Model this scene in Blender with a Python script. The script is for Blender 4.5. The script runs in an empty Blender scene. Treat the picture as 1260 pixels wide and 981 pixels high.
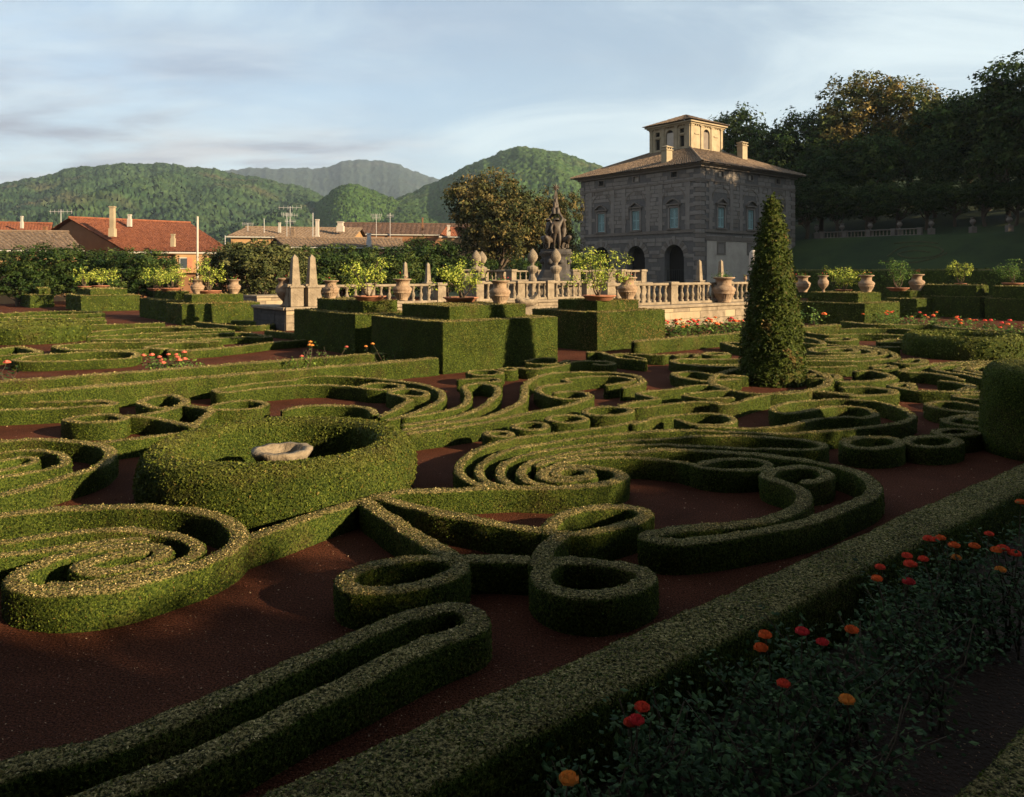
import bpy, math
import numpy as np
from mathutils import Vector, Matrix
R = math.radians
rng = np.random.default_rng(7)
scene = bpy.context.scene
COL = scene.collection

# ---------------------------------------------------------------- camera
F, YH, CX, H = 945.0, 335.0, 630.0, 3.0          # focal length in photo pixels, horizon row, centre column, eye height
cam = bpy.data.cameras.new('camera'); camo = bpy.data.objects.new('camera', cam); COL.objects.link(camo)
camo.location = (0, 0, H); camo.rotation_euler = (R(90), 0, 0)
cam.sensor_fit = 'HORIZONTAL'; cam.sensor_width = 36.0; cam.lens = F / 1260 * 36
cam.shift_y = -(490.5 - YH) / 1260
cam.clip_start = 0.1; cam.clip_end = 30000
scene.camera = camo
scene.render.resolution_x, scene.render.resolution_y = 1024, 797
scene.view_settings.view_transform = 'Standard'; scene.view_settings.look = 'None'
scene.view_settings.exposure = 1.62; scene.view_settings.gamma = 1.0

# ---------------------------------------------------------------- sky and sun
SUN_EL = R(18.5); SD = Vector((0.88, -0.47, 0)).normalized()          # horizontal direction towards the sun
w = bpy.data.worlds.new('World'); scene.world = w; w.use_nodes = True
N = w.node_tree.nodes; Lk = w.node_tree.links; N.clear()
def nd(t, **k):
    n = N.new(t)
    for a, b in k.items(): setattr(n, a, b)
    return n
def math_(op, a, b=None):
    n = nd('ShaderNodeMath', operation=op)
    for i, v in enumerate((a, b)):
        if v is None: continue
        if isinstance(v, (int, float)): n.inputs[i].default_value = v
        else: Lk.new(v, n.inputs[i])
    return n.outputs[0]
sky = nd('ShaderNodeTexSky', sky_type='NISHITA'); sky.sun_disc = False
sky.sun_elevation = SUN_EL; sky.sun_rotation = math.atan2(SD.x, SD.y)
sky.air_density = 1.0; sky.dust_density = 0.6; sky.ozone_density = 1.5; sky.altitude = 450
tc = nd('ShaderNodeTexCoord'); sp = nd('ShaderNodeSeparateXYZ'); Lk.new(tc.outputs['Generated'], sp.inputs[0])
den = math_('ADD', math_('MAXIMUM', sp.outputs[2], 0.0), 0.16)
cb = nd('ShaderNodeCombineXYZ'); Lk.new(math_('DIVIDE', sp.outputs[0], den), cb.inputs[0]); Lk.new(math_('DIVIDE', sp.outputs[1], den), cb.inputs[1])
def noise(scale, detail, rough, off, dist=0.0):
    mp = nd('ShaderNodeMapping'); mp.inputs['Location'].default_value = off; mp.inputs['Scale'].default_value = (1.0, 1.9, 1.0)
    mp.inputs['Rotation'].default_value = (0, 0, 0.25)
    Lk.new(cb.outputs[0], mp.inputs[0]); n = nd('ShaderNodeTexNoise'); Lk.new(mp.outputs[0], n.inputs['Vector'])
    n.inputs['Scale'].default_value = scale; n.inputs['Detail'].default_value = detail; n.inputs['Roughness'].default_value = rough
    n.inputs['Distortion'].default_value = dist; return n.outputs[0]
def ramp(src, p0, p1):
    m = nd('ShaderNodeMapRange'); m.interpolation_type = 'SMOOTHSTEP'; Lk.new(src, m.inputs[0])
    m.inputs[1].default_value = p0; m.inputs[2].default_value = p1; return m.outputs[0]
big = ramp(math_('ADD', noise(0.42, 3.0, 0.5, (3.1, 1.2, 0)), math_('MULTIPLY', cb.outputs[0] if False else math_('DIVIDE', sp.outputs[0], den), -0.15)), 0.46, 0.74)
fine = ramp(noise(1.1, 10.0, 0.62, (0.4, 5.0, 0), 0.4), 0.36, 0.66)
tone = ramp(noise(1.7, 8.0, 0.6, (2.4, 7.0, 0), 0.3), 0.38, 0.66)
veil = ramp(noise(0.7, 9.0, 0.62, (11.0, 4.0, 0), 0.9), 0.36, 0.74)
cloud = math_('MULTIPLY', big, math_('ADD', math_('MULTIPLY', fine, 0.8), 0.2))
def mixc(fac, a, b):
    m = nd('ShaderNodeMix', data_type='RGBA'); Lk.new(fac, m.inputs[0])
    for i, v in ((6, a), (7, b)):
        if isinstance(v, tuple): m.inputs[i].default_value = v + (1,)
        else: Lk.new(v, m.inputs[i])
    return m.outputs[2]
c1 = mixc(math_('ADD', math_('MULTIPLY', veil, 0.6), 0.22), sky.outputs[0], (5.2, 6.1, 6.4))
c2 = mixc(math_('MULTIPLY', cloud, 0.92), c1, mixc(tone, (2.0, 2.05, 2.7), (4.3, 4.3, 4.5)))
bg = nd('ShaderNodeBackground'); Lk.new(c2, bg.inputs[0]); bg.inputs[1].default_value = 0.0545
out = nd('ShaderNodeOutputWorld'); Lk.new(bg.outputs[0], out.inputs[0])
sun = bpy.data.lights.new('sun', 'SUN'); sun.energy = 5.0; sun.angle = R(0.55); sun.color = (1.0, 0.75, 0.45)
suno = bpy.data.objects.new('sun', sun); COL.objects.link(suno)
sdir = Vector((SD.x * math.cos(SUN_EL), SD.y * math.cos(SUN_EL), math.sin(SUN_EL)))
suno.rotation_euler = sdir.to_track_quat('Z', 'Y').to_euler(); suno.location = (60, -60, 60)

# ---------------------------------------------------------------- geometry helpers
UA = math.atan2(0.628, 0.778)                     # garden axes: u to the right and away, v to the left and away
UV = np.array([math.cos(UA), math.sin(UA)]); VV = np.array([-UV[1], UV[0]])
def un(px, py, z=0.0):                            # photo pixel on the level plane at height z
    Y = F * (H - z) / (py - YH); return np.array([(px - CX) / F * Y, Y, z])
def at(px, py, Y):                                # photo pixel at a known distance
    return np.array([(px - CX) / F * Y, Y, H + (YH - py) / F * Y])
REG = dict(A=(0,580,4), B=(300,580,4), C=(550,580,4), D=(780,500,4), E=(530,480,4), Fr=(0,460,4), B2=(300,736,4), A2=(0,736,4),
           G=(0,410,6.29), Hh=(160,430,6.29), I=(340,420,5.727), J=(520,420,5.727), K=(680,420,5.727), L=(860,430,5.727),
           M=(1040,430,5.727), N=(960,380,4.2), O=(0,340,6.3), P=(180,360,5.25), Q=(780,380,7.0), Rr=(600,420,5.25), S=(960,330,5.727), T=(140,340,6.3))
def T(reg, *v):
    x0, y0, s = REG[reg]; return [(x0 + v[i] / s, y0 + v[i + 1] / s) for i in range(0, len(v), 2)]

class MB:
    def __init__(s): s.v = []; s.f = []; s.n = 0
    def add(s, v, f, mat=0, col=None, smooth=False):
        v = np.asarray(v, float).reshape(-1, 3); f = np.asarray(f, int)
        if f.ndim == 1: f = f.reshape(1, -1)
        s.v.append(v); s.f.append((f + s.n, mat, col, smooth)); s.n += len(v); return s
    def poly(s, pts, mat=0): return s.add(pts, np.arange(len(pts)), mat)
    def mesh(s, name, mats):
        me = bpy.data.meshes.new(name); v = np.concatenate(s.v).astype(np.float32)
        tot = np.concatenate([np.full(len(f), f.shape[1]) for f, *_ in s.f]); loops = np.concatenate([f.ravel() for f, *_ in s.f])
        me.vertices.add(len(v)); me.vertices.foreach_set('co', v.ravel())
        me.loops.add(len(loops)); me.loops.foreach_set('vertex_index', loops.astype(np.int32))
        me.polygons.add(len(tot)); me.polygons.foreach_set('loop_start', (np.cumsum(tot) - tot).astype(np.int32))
        me.polygons.foreach_set('loop_total', tot.astype(np.int32))
        me.polygons.foreach_set('material_index', np.concatenate([np.full(len(f), m) for f, m, *_ in s.f]).astype(np.int32))
        me.polygons.foreach_set('use_smooth', np.concatenate([np.full(len(f), sm) for f, _, _, sm in s.f]))
        if any(c is not None for _, _, c, _ in s.f):
            a = me.attributes.new('col', 'FLOAT_COLOR', 'FACE')
            cs = np.concatenate([np.ones((len(f), 4)) if c is None else np.c_[np.broadcast_to(c, (len(f), 3)), np.ones(len(f))] for f, _, c, _ in s.f])
            a.data.foreach_set('color', cs.astype(np.float32).ravel())
        for m in mats: me.materials.append(m)
        me.update(calc_edges=True); me.validate(); return me
    def build(s, name, mats, parent=None, **k):
        if not isinstance(mats, (list, tuple)): mats = [mats]
        return link(name, s.mesh(name, mats), parent, **k)
def link(name, me, parent=None, loc=None, rz=None, label=None, cat=None, group=None, kind=None):
    o = bpy.data.objects.new(name, me); COL.objects.link(o); o.parent = parent
    if loc is not None: o.location = [float(q) for q in loc]
    if rz is not None: o.rotation_euler = (0, 0, rz)
    return tag(o, label, cat, group, kind)
def tag(o, label=None, cat=None, group=None, kind=None):
    for k, v in (('label', label), ('category', cat), ('group', group), ('kind', kind)):
        if v: o[k] = v
    return o
def empty(name, loc, rz=0.0, **k):
    o = link(name, None, None, loc, rz, **k); o.empty_display_size = 0.3; return o
BOXF = np.array([[0,3,2,1],[4,5,6,7],[0,1,5,4],[1,2,6,5],[2,3,7,6],[3,0,4,7]])
def box(x0, x1, y0, y1, z0, z1):
    return np.array([[x0,y0,z0],[x1,y0,z0],[x1,y1,z0],[x0,y1,z0],[x0,y0,z1],[x1,y0,z1],[x1,y1,z1],[x0,y1,z1]], float), BOXF
def bbox(x0, x1, y0, y1, z0, z1, b):              # box with chamfered edges on top and bottom rings
    rings = []
    for z, i in ((z0, b), (z0 + b, 0), (z1 - b, 0), (z1, b)):
        rings += [[x0+i,y0+i,z],[x1-i,y0+i,z],[x1-i,y1-i,z],[x0+i,y1-i,z]]
    f = [[r*4+k, r*4+(k+1)%4, r*4+4+(k+1)%4, r*4+4+k] for r in range(3) for k in range(4)] + [[3,2,1,0],[12,13,14,15]]
    return np.array(rings, float), np.array(f)
def lathe(prof, n=20, cx=0, cy=0, flute=0, famp=0.0):
    prof = np.asarray(prof, float); a = np.arange(n) * 2 * math.pi / n
    m = 1.0 + (famp * np.cos(flute * a) if flute else 0 * a)
    v = np.concatenate([np.c_[cx + r * m * np.cos(a), cy + r * m * np.sin(a), np.full(n, z)] for r, z in prof])
    k = np.arange(n); k2 = (k + 1) % n
    f = np.concatenate([np.c_[i*n+k, i*n+k2, (i+1)*n+k2, (i+1)*n+k] for i in range(len(prof)-1)])
    return v, f
def tube(path, rad, n=6):
    path = np.asarray(path, float); m = len(path); rad = np.broadcast_to(rad, m)
    t = np.gradient(path, axis=0); t /= np.linalg.norm(t, axis=1)[:, None] + 1e-9
    ref = np.array([0.13, 0.21, 0.97]) if abs(t[0, 2]) < 0.8 else np.array([0.97, 0.2, 0.1])
    a = np.cross(t, ref); a /= np.linalg.norm(a, axis=1)[:, None]; b = np.cross(t, a)
    an = np.arange(n) * 2 * math.pi / n
    v = (path[:, None] + rad[:, None, None] * (np.cos(an)[None, :, None] * a[:, None] + np.sin(an)[None, :, None] * b[:, None])).reshape(-1, 3)
    k = np.arange(n); k2 = (k + 1) % n
    f = np.concatenate([np.c_[i*n+k, i*n+k2, (i+1)*n+k2, (i+1)*n+k] for i in range(m-1)])
    return v, f
def prism(poly, z0, z1):
    p = np.asarray(poly, float); n = len(p); v = np.r_[np.c_[p, np.full(n, z0)], np.c_[p, np.full(n, z1)]]
    k = np.arange(n); return v, np.c_[k, (k+1) % n, n+(k+1) % n, n+k], n
def catmull(P, closed, step):
    P = np.asarray(P, float); n = len(P)
    Q = np.r_[P[-1:], P, P[:2]] if closed else np.r_[2*P[:1]-P[1:2], P, 2*P[-1:]-P[-2:-1]]
    o = []
    for i in range(n if closed else n - 1):
        a, b, c, d = Q[i], Q[i+1], Q[i+2], Q[i+3]; L = np.linalg.norm(c - b); m = max(2, int(L / step))
        t = (np.arange(m) / m)[:, None]
        o.append(0.5 * (2*b + (c-a)*t + (2*a-5*b+4*c-d)*t*t + (3*b-a-3*c+d)*t**3))
    if not closed: o.append(P[-1:])
    return np.concatenate(o)
def wob(p, s=1.0):                                 # smooth irregularity of clipped surfaces
    x, y, z = p[:, 0]*s, p[:, 1]*s, p[:, 2]*s
    return (np.sin(3.1*x+1.7*y+2*z) + np.sin(-2.3*x+4.1*y+5*z+1) + 0.7*np.sin(7.3*x-5.9*y+6*z+2) + 0.5*np.sin(13*x+11*y+9*z)) / 3.2

# ---------------------------------------------------------------- materials
def mat(name, c1, c2=None, scale=3.0, rough=0.85, bump=0.0, bscale=None, attr=False, trans=0.0, spec=0.3, c3=None, detail=6.0, grain=0):
    m = bpy.data.materials.new(name); m.use_nodes = True; t = m.node_tree; n = t.nodes; b = n['Principled BSDF']
    b.inputs['Roughness'].default_value = rough; b.inputs['Specular IOR Level'].default_value = spec
    if attr:
        a = n.new('ShaderNodeAttribute'); a.attribute_name = 'col'; t.links.new(a.outputs[0], b.inputs['Base Color'])
        if trans:
            tr = n.new('ShaderNodeBsdfTranslucent'); t.links.new(a.outputs[0], tr.inputs[0]); mx = n.new('ShaderNodeMixShader')
            mx.inputs[0].default_value = trans; t.links.new(b.outputs[0], mx.inputs[1]); t.links.new(tr.outputs[0], mx.inputs[2])
            t.links.new(mx.outputs[0], n['Material Output'].inputs[0])
    elif c2 is None: b.inputs['Base Color'].default_value = c1 + (1,)
    else:
        tcn = n.new('ShaderNodeTexCoord'); no = n.new('ShaderNodeTexNoise'); no.inputs['Scale'].default_value = scale; no.inputs['Detail'].default_value = detail
        no.inputs['Roughness'].default_value = 0.65
        t.links.new(tcn.outputs['Object'], no.inputs['Vector']); r = n.new('ShaderNodeValToRGB')
        r.color_ramp.elements[0].position = 0.33; r.color_ramp.elements[0].color = c1 + (1,)
        r.color_ramp.elements[1].position = 0.68; r.color_ramp.elements[1].color = c2 + (1,)
        if c3: e = r.color_ramp.elements.new(0.78); e.color = c3 + (1,)
        t.links.new(no.outputs[0], r.inputs[0]); t.links.new(r.outputs[0], b.inputs['Base Color'])
        if grain:
            ng = n.new('ShaderNodeTexNoise'); ng.inputs['Scale'].default_value = grain; ng.inputs['Detail'].default_value = 3; ng.inputs['Roughness'].default_value = .7; t.links.new(tcn.outputs['Object'], ng.inputs['Vector'])
            gm = n.new('ShaderNodeMapRange'); t.links.new(ng.outputs[0], gm.inputs[0]); gm.inputs[1].default_value = .38; gm.inputs[2].default_value = .66; gm.inputs[3].default_value = .35; gm.inputs[4].default_value = 1.75; gm.clamp = False
            gs = n.new('ShaderNodeVectorMath'); gs.operation = 'SCALE'; t.links.new(r.outputs[0], gs.inputs[0]); t.links.new(gm.outputs[0], gs.inputs['Scale']); t.links.new(gs.outputs[0], b.inputs['Base Color'])
    if bump:
        tcn = n.new('ShaderNodeTexCoord'); nb = n.new('ShaderNodeTexNoise'); nb.inputs['Scale'].default_value = bscale or scale * 4; nb.inputs['Detail'].default_value = 5
        t.links.new(tcn.outputs['Object'], nb.inputs['Vector']); bp = n.new('ShaderNodeBump'); bp.inputs['Strength'].default_value = bump; bp.inputs['Distance'].default_value = 0.05
        t.links.new(nb.outputs[0], bp.inputs['Height']); t.links.new(bp.outputs[0], b.inputs['Normal'])
    return m
M_shade_dark = mat('shade_and_dark_stone', (0.028, 0.026, 0.026), (0.06, 0.055, 0.052), 2.5, 0.9, 0.5, 12)  # dark plinth stone; on the pool wall the colour holds its shade
M_joint = mat('stone_joints', (0.095, 0.087, 0.082), (0.125, 0.115, 0.108), 2.0, 0.95)
M_leaf = mat('leaf', None, attr=True, trans=0.15, rough=0.65, spec=0.10)
def box_material(name, tops):
    m = bpy.data.materials.new(name); m.use_nodes = True; t = m.node_tree; n = t.nodes; b = n['Principled BSDF']; b.inputs['Roughness'].default_value = .8; b.inputs['Specular IOR Level'].default_value = .06
    tcn = n.new('ShaderNodeTexCoord'); g = n.new('ShaderNodeNewGeometry'); sx = n.new('ShaderNodeSeparateXYZ'); t.links.new(g.outputs['Normal'], sx.inputs[0])
    def nz(scale, det, r=.6):
        k = n.new('ShaderNodeTexNoise'); k.inputs['Scale'].default_value = scale; k.inputs['Detail'].default_value = det; k.inputs['Roughness'].default_value = r; t.links.new(tcn.outputs['Object'], k.inputs['Vector']); return k.outputs[0]
    def rp(src, stops):
        r = n.new('ShaderNodeValToRGB'); e = r.color_ramp.elements; e[0].position, e[0].color = stops[0][0], stops[0][1] + (1,); e[1].position, e[1].color = stops[-1][0], stops[-1][1] + (1,)
        for p, c in stops[1:-1]: q = e.new(p); q.color = c + (1,)
        t.links.new(src, r.inputs[0]); return r.outputs[0]
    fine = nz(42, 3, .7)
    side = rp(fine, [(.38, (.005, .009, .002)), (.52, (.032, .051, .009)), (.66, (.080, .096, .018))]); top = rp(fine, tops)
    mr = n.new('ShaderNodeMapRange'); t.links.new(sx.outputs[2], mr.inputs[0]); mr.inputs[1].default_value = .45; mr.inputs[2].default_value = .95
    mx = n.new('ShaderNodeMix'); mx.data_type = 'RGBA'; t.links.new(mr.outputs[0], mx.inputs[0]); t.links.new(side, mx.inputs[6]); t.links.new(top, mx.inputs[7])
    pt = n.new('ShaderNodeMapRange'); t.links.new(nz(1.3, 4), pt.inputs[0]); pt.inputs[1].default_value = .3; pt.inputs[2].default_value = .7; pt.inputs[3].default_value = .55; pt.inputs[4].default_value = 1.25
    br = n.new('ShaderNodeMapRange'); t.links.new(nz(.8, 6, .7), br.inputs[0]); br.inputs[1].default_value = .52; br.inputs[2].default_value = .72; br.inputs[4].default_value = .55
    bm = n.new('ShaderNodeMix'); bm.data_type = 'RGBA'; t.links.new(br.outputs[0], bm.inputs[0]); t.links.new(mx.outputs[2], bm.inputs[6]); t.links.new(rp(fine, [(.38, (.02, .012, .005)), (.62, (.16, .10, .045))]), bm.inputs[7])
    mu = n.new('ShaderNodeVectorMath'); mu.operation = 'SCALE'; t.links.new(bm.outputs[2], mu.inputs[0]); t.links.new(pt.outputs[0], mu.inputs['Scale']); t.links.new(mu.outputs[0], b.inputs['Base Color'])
    bp = n.new('ShaderNodeBump'); bp.inputs['Strength'].default_value = 1.0; bp.inputs['Distance'].default_value = .03; t.links.new(fine, bp.inputs['Height']); t.links.new(bp.outputs[0], b.inputs['Normal']); return m
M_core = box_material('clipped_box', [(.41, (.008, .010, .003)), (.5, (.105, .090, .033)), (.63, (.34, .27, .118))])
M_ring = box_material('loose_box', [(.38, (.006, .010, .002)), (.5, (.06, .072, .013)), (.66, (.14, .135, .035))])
M_soil = mat('red_gravel', (0.056, 0.019, 0.010), (0.105, 0.037, 0.020), 0.7, 0.95, 1.0, 70, c3=(0.14, 0.052, 0.030), detail=15, spec=0.06, grain=55)
M_canopy0 = None
M_bed_shade = mat('bed_soil_and_shade', (0.016, 0.009, 0.005), (0.034, 0.018, 0.010), 3, 0.95, 0.8, 30)
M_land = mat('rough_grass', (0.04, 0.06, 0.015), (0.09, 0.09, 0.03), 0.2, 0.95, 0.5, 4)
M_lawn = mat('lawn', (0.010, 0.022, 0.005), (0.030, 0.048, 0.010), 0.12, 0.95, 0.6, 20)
M_stone = mat('pale_stone', (0.12, 0.095, 0.066), (0.25, 0.205, 0.148), 2.2, 0.92, 0.7, 14, c3=(0.085, 0.07, 0.05), detail=14)
M_pep = mat('grey_tuff', (0.158, 0.138, 0.122), (0.215, 0.190, 0.167), 0.7, 0.92, 0.5, 6, c3=(0.10, 0.08, 0.065), detail=12)
M_pepd = mat('dark_tuff', (0.118, 0.098, 0.083), (0.170, 0.145, 0.123), 1.0, 0.92, 0.5, 6, detail=10)
M_plas = mat('pale_plaster', (0.32, 0.28, 0.24), (0.44, 0.39, 0.33), 0.6, 0.92, 0.3, 5, c3=(0.25, 0.2, 0.16), detail=10)
M_tan = mat('belvedere_stucco', (0.21, 0.17, 0.11), (0.31, 0.255, 0.17), 0.9, 0.9, 0.4, 6, c3=(0.13, 0.10, 0.065), detail=14)
M_shut = mat('shutter_paint', (0.20, 0.31, 0.32), (0.26, 0.38, 0.37), 2.0, 0.6)
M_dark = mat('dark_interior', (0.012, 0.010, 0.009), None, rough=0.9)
M_iron = mat('iron', (0.03, 0.028, 0.025), None, rough=0.6)
M_tile = mat('old_roof_tile', (0.10, 0.068, 0.046), (0.20, 0.145, 0.10), 2.4, 0.9, 0.6, 10, c3=(0.28, 0.21, 0.15), detail=12)
M_red = mat('red_roof_tile', (0.13, 0.042, 0.021), (0.21, 0.076, 0.037), 1.6, 0.9, 0.5, 8, c3=(0.075, 0.03, 0.02), detail=10)
M_brn = mat('brown_roof_tile', (0.06, 0.035, 0.025), (0.10, 0.06, 0.042), 1.0, 0.9, 0.3, 8)
M_och = mat('ochre_render', (0.25, 0.145, 0.065), (0.32, 0.195, 0.095), 0.7, 0.9)
M_umb = mat('umber_render', (0.13, 0.062, 0.03), (0.18, 0.09, 0.045), 0.7, 0.9)
M_terra = mat('terracotta', (0.24, 0.095, 0.05), (0.33, 0.15, 0.085), 5, 0.8, 0.2, 20)
M_urn = mat('weathered_terracotta', (0.17, 0.11, 0.068), (0.28, 0.205, 0.14), 5, 0.9, 0.6, 25, c3=(0.11, 0.082, 0.055))
M_bronze = mat('bronze_statue', (0.018, 0.013, 0.008), (0.05, 0.032, 0.018), 3, 0.6, 0.3, 12, spec=0.5)
M_bark = mat('bark', (0.055, 0.04, 0.028), (0.10, 0.075, 0.05), 6, 0.95, 0.8, 18)
M_white = mat('white_paint', (0.34, 0.32, 0.28), None, rough=0.6)
M_metal = mat('galvanised_metal', (0.35, 0.35, 0.35), None, rough=0.5)
M_glass = mat('window_glass', (0.04, 0.05, 0.06), None, rough=0.12, spec=0.5)
M_petal = mat('petal', None, attr=True, trans=0.25, rough=0.6)
M_canopy = mat('forest_canopy', None, attr=True, rough=0.95, spec=0.05)
M_water = mat('pool_water', (0.02, 0.03, 0.028), None, rough=0.08, spec=0.5)

# ---------------------------------------------------------------- foliage helpers
def sample(v, f, wt, n):
    """n points with normals on quads, chosen by weight"""
    c = np.cumsum(wt); i = np.searchsorted(c, rng.random(n) * c[-1]); q = v[f[i]]
    a, b = rng.random((2, n, 1))
    p = (1-a)*(1-b)*q[:, 0] + a*(1-b)*q[:, 1] + a*b*q[:, 2] + (1-a)*b*q[:, 3]
    nn = np.cross(q[:, 2]-q[:, 0], q[:, 3]-q[:, 1]); nn /= np.linalg.norm(nn, axis=1)[:, None] + 1e-9
    return p, nn, i
def qarea(v, f):
    q = v[f]; return 0.5 * np.linalg.norm(np.cross(q[:, 2]-q[:, 0], q[:, 3]-q[:, 1]), axis=1)
def leaf_faces(p, nrm, s, tilt=0.9, quad=False, asp=0.6):
    n = len(p); d = nrm + tilt * rng.normal(size=(n, 3)); d /= np.linalg.norm(d, axis=1)[:, None] + 1e-9
    r = rng.normal(size=(n, 3)); a = np.cross(d, r); a /= np.linalg.norm(a, axis=1)[:, None] + 1e-9; b = np.cross(d, a)
    s = np.broadcast_to(s, n)[:, None]
    if quad:
        v = np.stack([p - a*s*0.5, p + b*s*asp*0.5 - d*s*0.06, p + a*s*0.5, p - b*s*asp*0.5 - d*s*0.06], 1).reshape(-1, 3)
        return v, np.arange(4*n).reshape(n, 4)
    v = np.stack([p - a*s*0.55, p + a*s*0.45 + b*s*asp*0.55, p + a*s*0.45 - b*s*asp*0.55], 1).reshape(-1, 3)
    return v, np.arange(3*n).reshape(n, 3)
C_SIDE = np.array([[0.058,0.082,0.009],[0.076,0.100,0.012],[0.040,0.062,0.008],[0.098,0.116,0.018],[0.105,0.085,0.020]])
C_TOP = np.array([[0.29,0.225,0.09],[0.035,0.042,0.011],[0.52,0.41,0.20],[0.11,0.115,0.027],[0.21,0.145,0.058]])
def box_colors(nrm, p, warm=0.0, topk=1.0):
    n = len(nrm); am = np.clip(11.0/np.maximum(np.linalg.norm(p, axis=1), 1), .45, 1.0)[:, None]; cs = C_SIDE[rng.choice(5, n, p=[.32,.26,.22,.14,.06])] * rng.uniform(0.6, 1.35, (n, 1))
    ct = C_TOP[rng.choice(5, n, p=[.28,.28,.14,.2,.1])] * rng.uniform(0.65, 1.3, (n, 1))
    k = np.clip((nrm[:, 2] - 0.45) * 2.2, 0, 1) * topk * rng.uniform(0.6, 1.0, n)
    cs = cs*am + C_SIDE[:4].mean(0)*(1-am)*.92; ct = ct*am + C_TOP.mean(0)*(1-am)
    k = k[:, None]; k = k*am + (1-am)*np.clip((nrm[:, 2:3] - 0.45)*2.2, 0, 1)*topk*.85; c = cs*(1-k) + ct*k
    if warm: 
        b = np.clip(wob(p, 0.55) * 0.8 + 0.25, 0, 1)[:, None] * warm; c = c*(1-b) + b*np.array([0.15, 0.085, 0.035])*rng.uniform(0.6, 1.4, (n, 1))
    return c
LEAFK = 0.0020
def clad(mb, v, f, cover=0.75, warm=0.0, topk=1.0, smin=0.0185, kmul=1.0, tilt=0.5):
    """cover a closed quad mesh with clipped box leaves, sized so that they stay fine at their distance"""
    ctr = v[f].mean(1); d = np.maximum(np.linalg.norm(ctr, axis=1), 2.0); s = np.maximum(smin, LEAFK * kmul * d)
    q4 = v[f]; nz = np.cross(q4[:, 2]-q4[:, 0], q4[:, 3]-q4[:, 1]); nz = nz[:, 2] / (np.linalg.norm(nz, axis=1) + 1e-9)
    wt = qarea(v, f) * cover * (1 + .35*np.clip(nz, 0, 1)) / (0.32 * s * s); n = int(wt.sum())
    if n < 4: return
    p, nn, i = sample(v, f, wt, n); s = s[i] * rng.uniform(0.7, 1.35, n)
    p = p + nn * rng.normal(-0.12, 0.22, (n, 1)) * s[:, None]
    near = d[i] < 8.5
    for m, qd in ((near, True), (~near, False)):
        if m.sum() < 1: continue
        a, b = leaf_faces(p[m], nn[m], s[m] * (1.15 if qd else 1.0), tilt, qd)
        mb.add(a, b, 1, box_colors(nn[m], p[m], warm, topk))
SEC = np.array([(-.47,0),(-.5,.4),(-.5,.9),(-.45,.98),(-.15,1),(.15,1),(.45,.98),(.5,.9),(.5,.4),(.47,0)])
def sweep(path, wd, h, closed):
    path = np.asarray(path)[:, :2]; n = len(path)
    if closed: t = np.roll(path, -1, 0) - np.roll(path, 1, 0)
    else: t = np.gradient(path, axis=0)
    t /= np.linalg.norm(t, axis=1)[:, None] + 1e-9; nr = np.c_[t[:, 1], -t[:, 0]]
    sc = np.ones(n)
    if not closed:
        e = 0.5 * wd; o = np.array([0.45, 0.8, 0.97])
        pre = [path[0] - t[0]*e*k for k in o[::-1]]; post = [path[-1] + t[-1]*e*k for k in o]
        path = np.r_[pre, path, post]; nr = np.r_[np.repeat(nr[:1], 3, 0), nr, np.repeat(nr[-1:], 3, 0)]
        ks = np.sqrt(1 - o**2); sc = np.r_[ks[::-1], sc, ks]; n = len(path)
    hh = h + 0.006 * rng.normal()
    m = len(SEC); v = np.zeros((n, m, 3))
    v[:, :, :2] = path[:, None] + nr[:, None] * (SEC[None, :, 0] * wd * sc[:, None])[:, :, None]
    v[:, :, 2] = SEC[None, :, 1] * hh * (1 - 0.12 * (1 - sc[:, None]))
    v = v.reshape(-1, 3); q = wob(v, 1.0); v[:, 2] += (0.017 * q + rng.normal(0, 0.004, len(v))) * (v[:, 2] > 0.02)
    v[:, 0] += 0.014 * wob(v + 5, 1.3); v[:, 1] += 0.014 * wob(v + 9, 1.3)
    i = np.arange(n if closed else n - 1)[:, None]; j = np.arange(m - 1)[None]
    i2 = (i + 1) % n
    f = np.stack([i*m+j, i*m+j+1, i2*m+j+1, i2*m+j], -1).reshape(-1, 4)
    return v, f
def hedge(strokes, label, wd=0.24, h=0.38, name='box_hedge', group=None, warm=0.0, cover=0.75, world=False, topk=1.0, mass=1.0):
    mb = MB()
    h = h * 0.8; wd = wd - 0.055
    for st in strokes:
        closed = False; ww = wd
        if isinstance(st, dict): closed = st.get('closed', False); ww = st.get('w', wd + .055) - .055; st = st['p']
        P = np.array([q[:2] for q in st]) if world else np.array([un(a, b, h)[:2] for a, b in st])
        d = np.linalg.norm(P, axis=1).mean(); path = catmull(P, closed, max(0.06, 0.009 * d))
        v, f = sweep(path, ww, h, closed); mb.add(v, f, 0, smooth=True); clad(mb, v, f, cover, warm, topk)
    return mb.build(name, [M_core, M_leaf], label=label, cat='hedge', group=group)
def ring_px(reg, cx, cy, rx, ry, n=10):
    a = np.arange(n) * 2 * math.pi / n; return dict(p=T(reg, *np.c_[cx + rx*np.cos(a), cy + ry*np.sin(a)].ravel()), closed=True)
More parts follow.
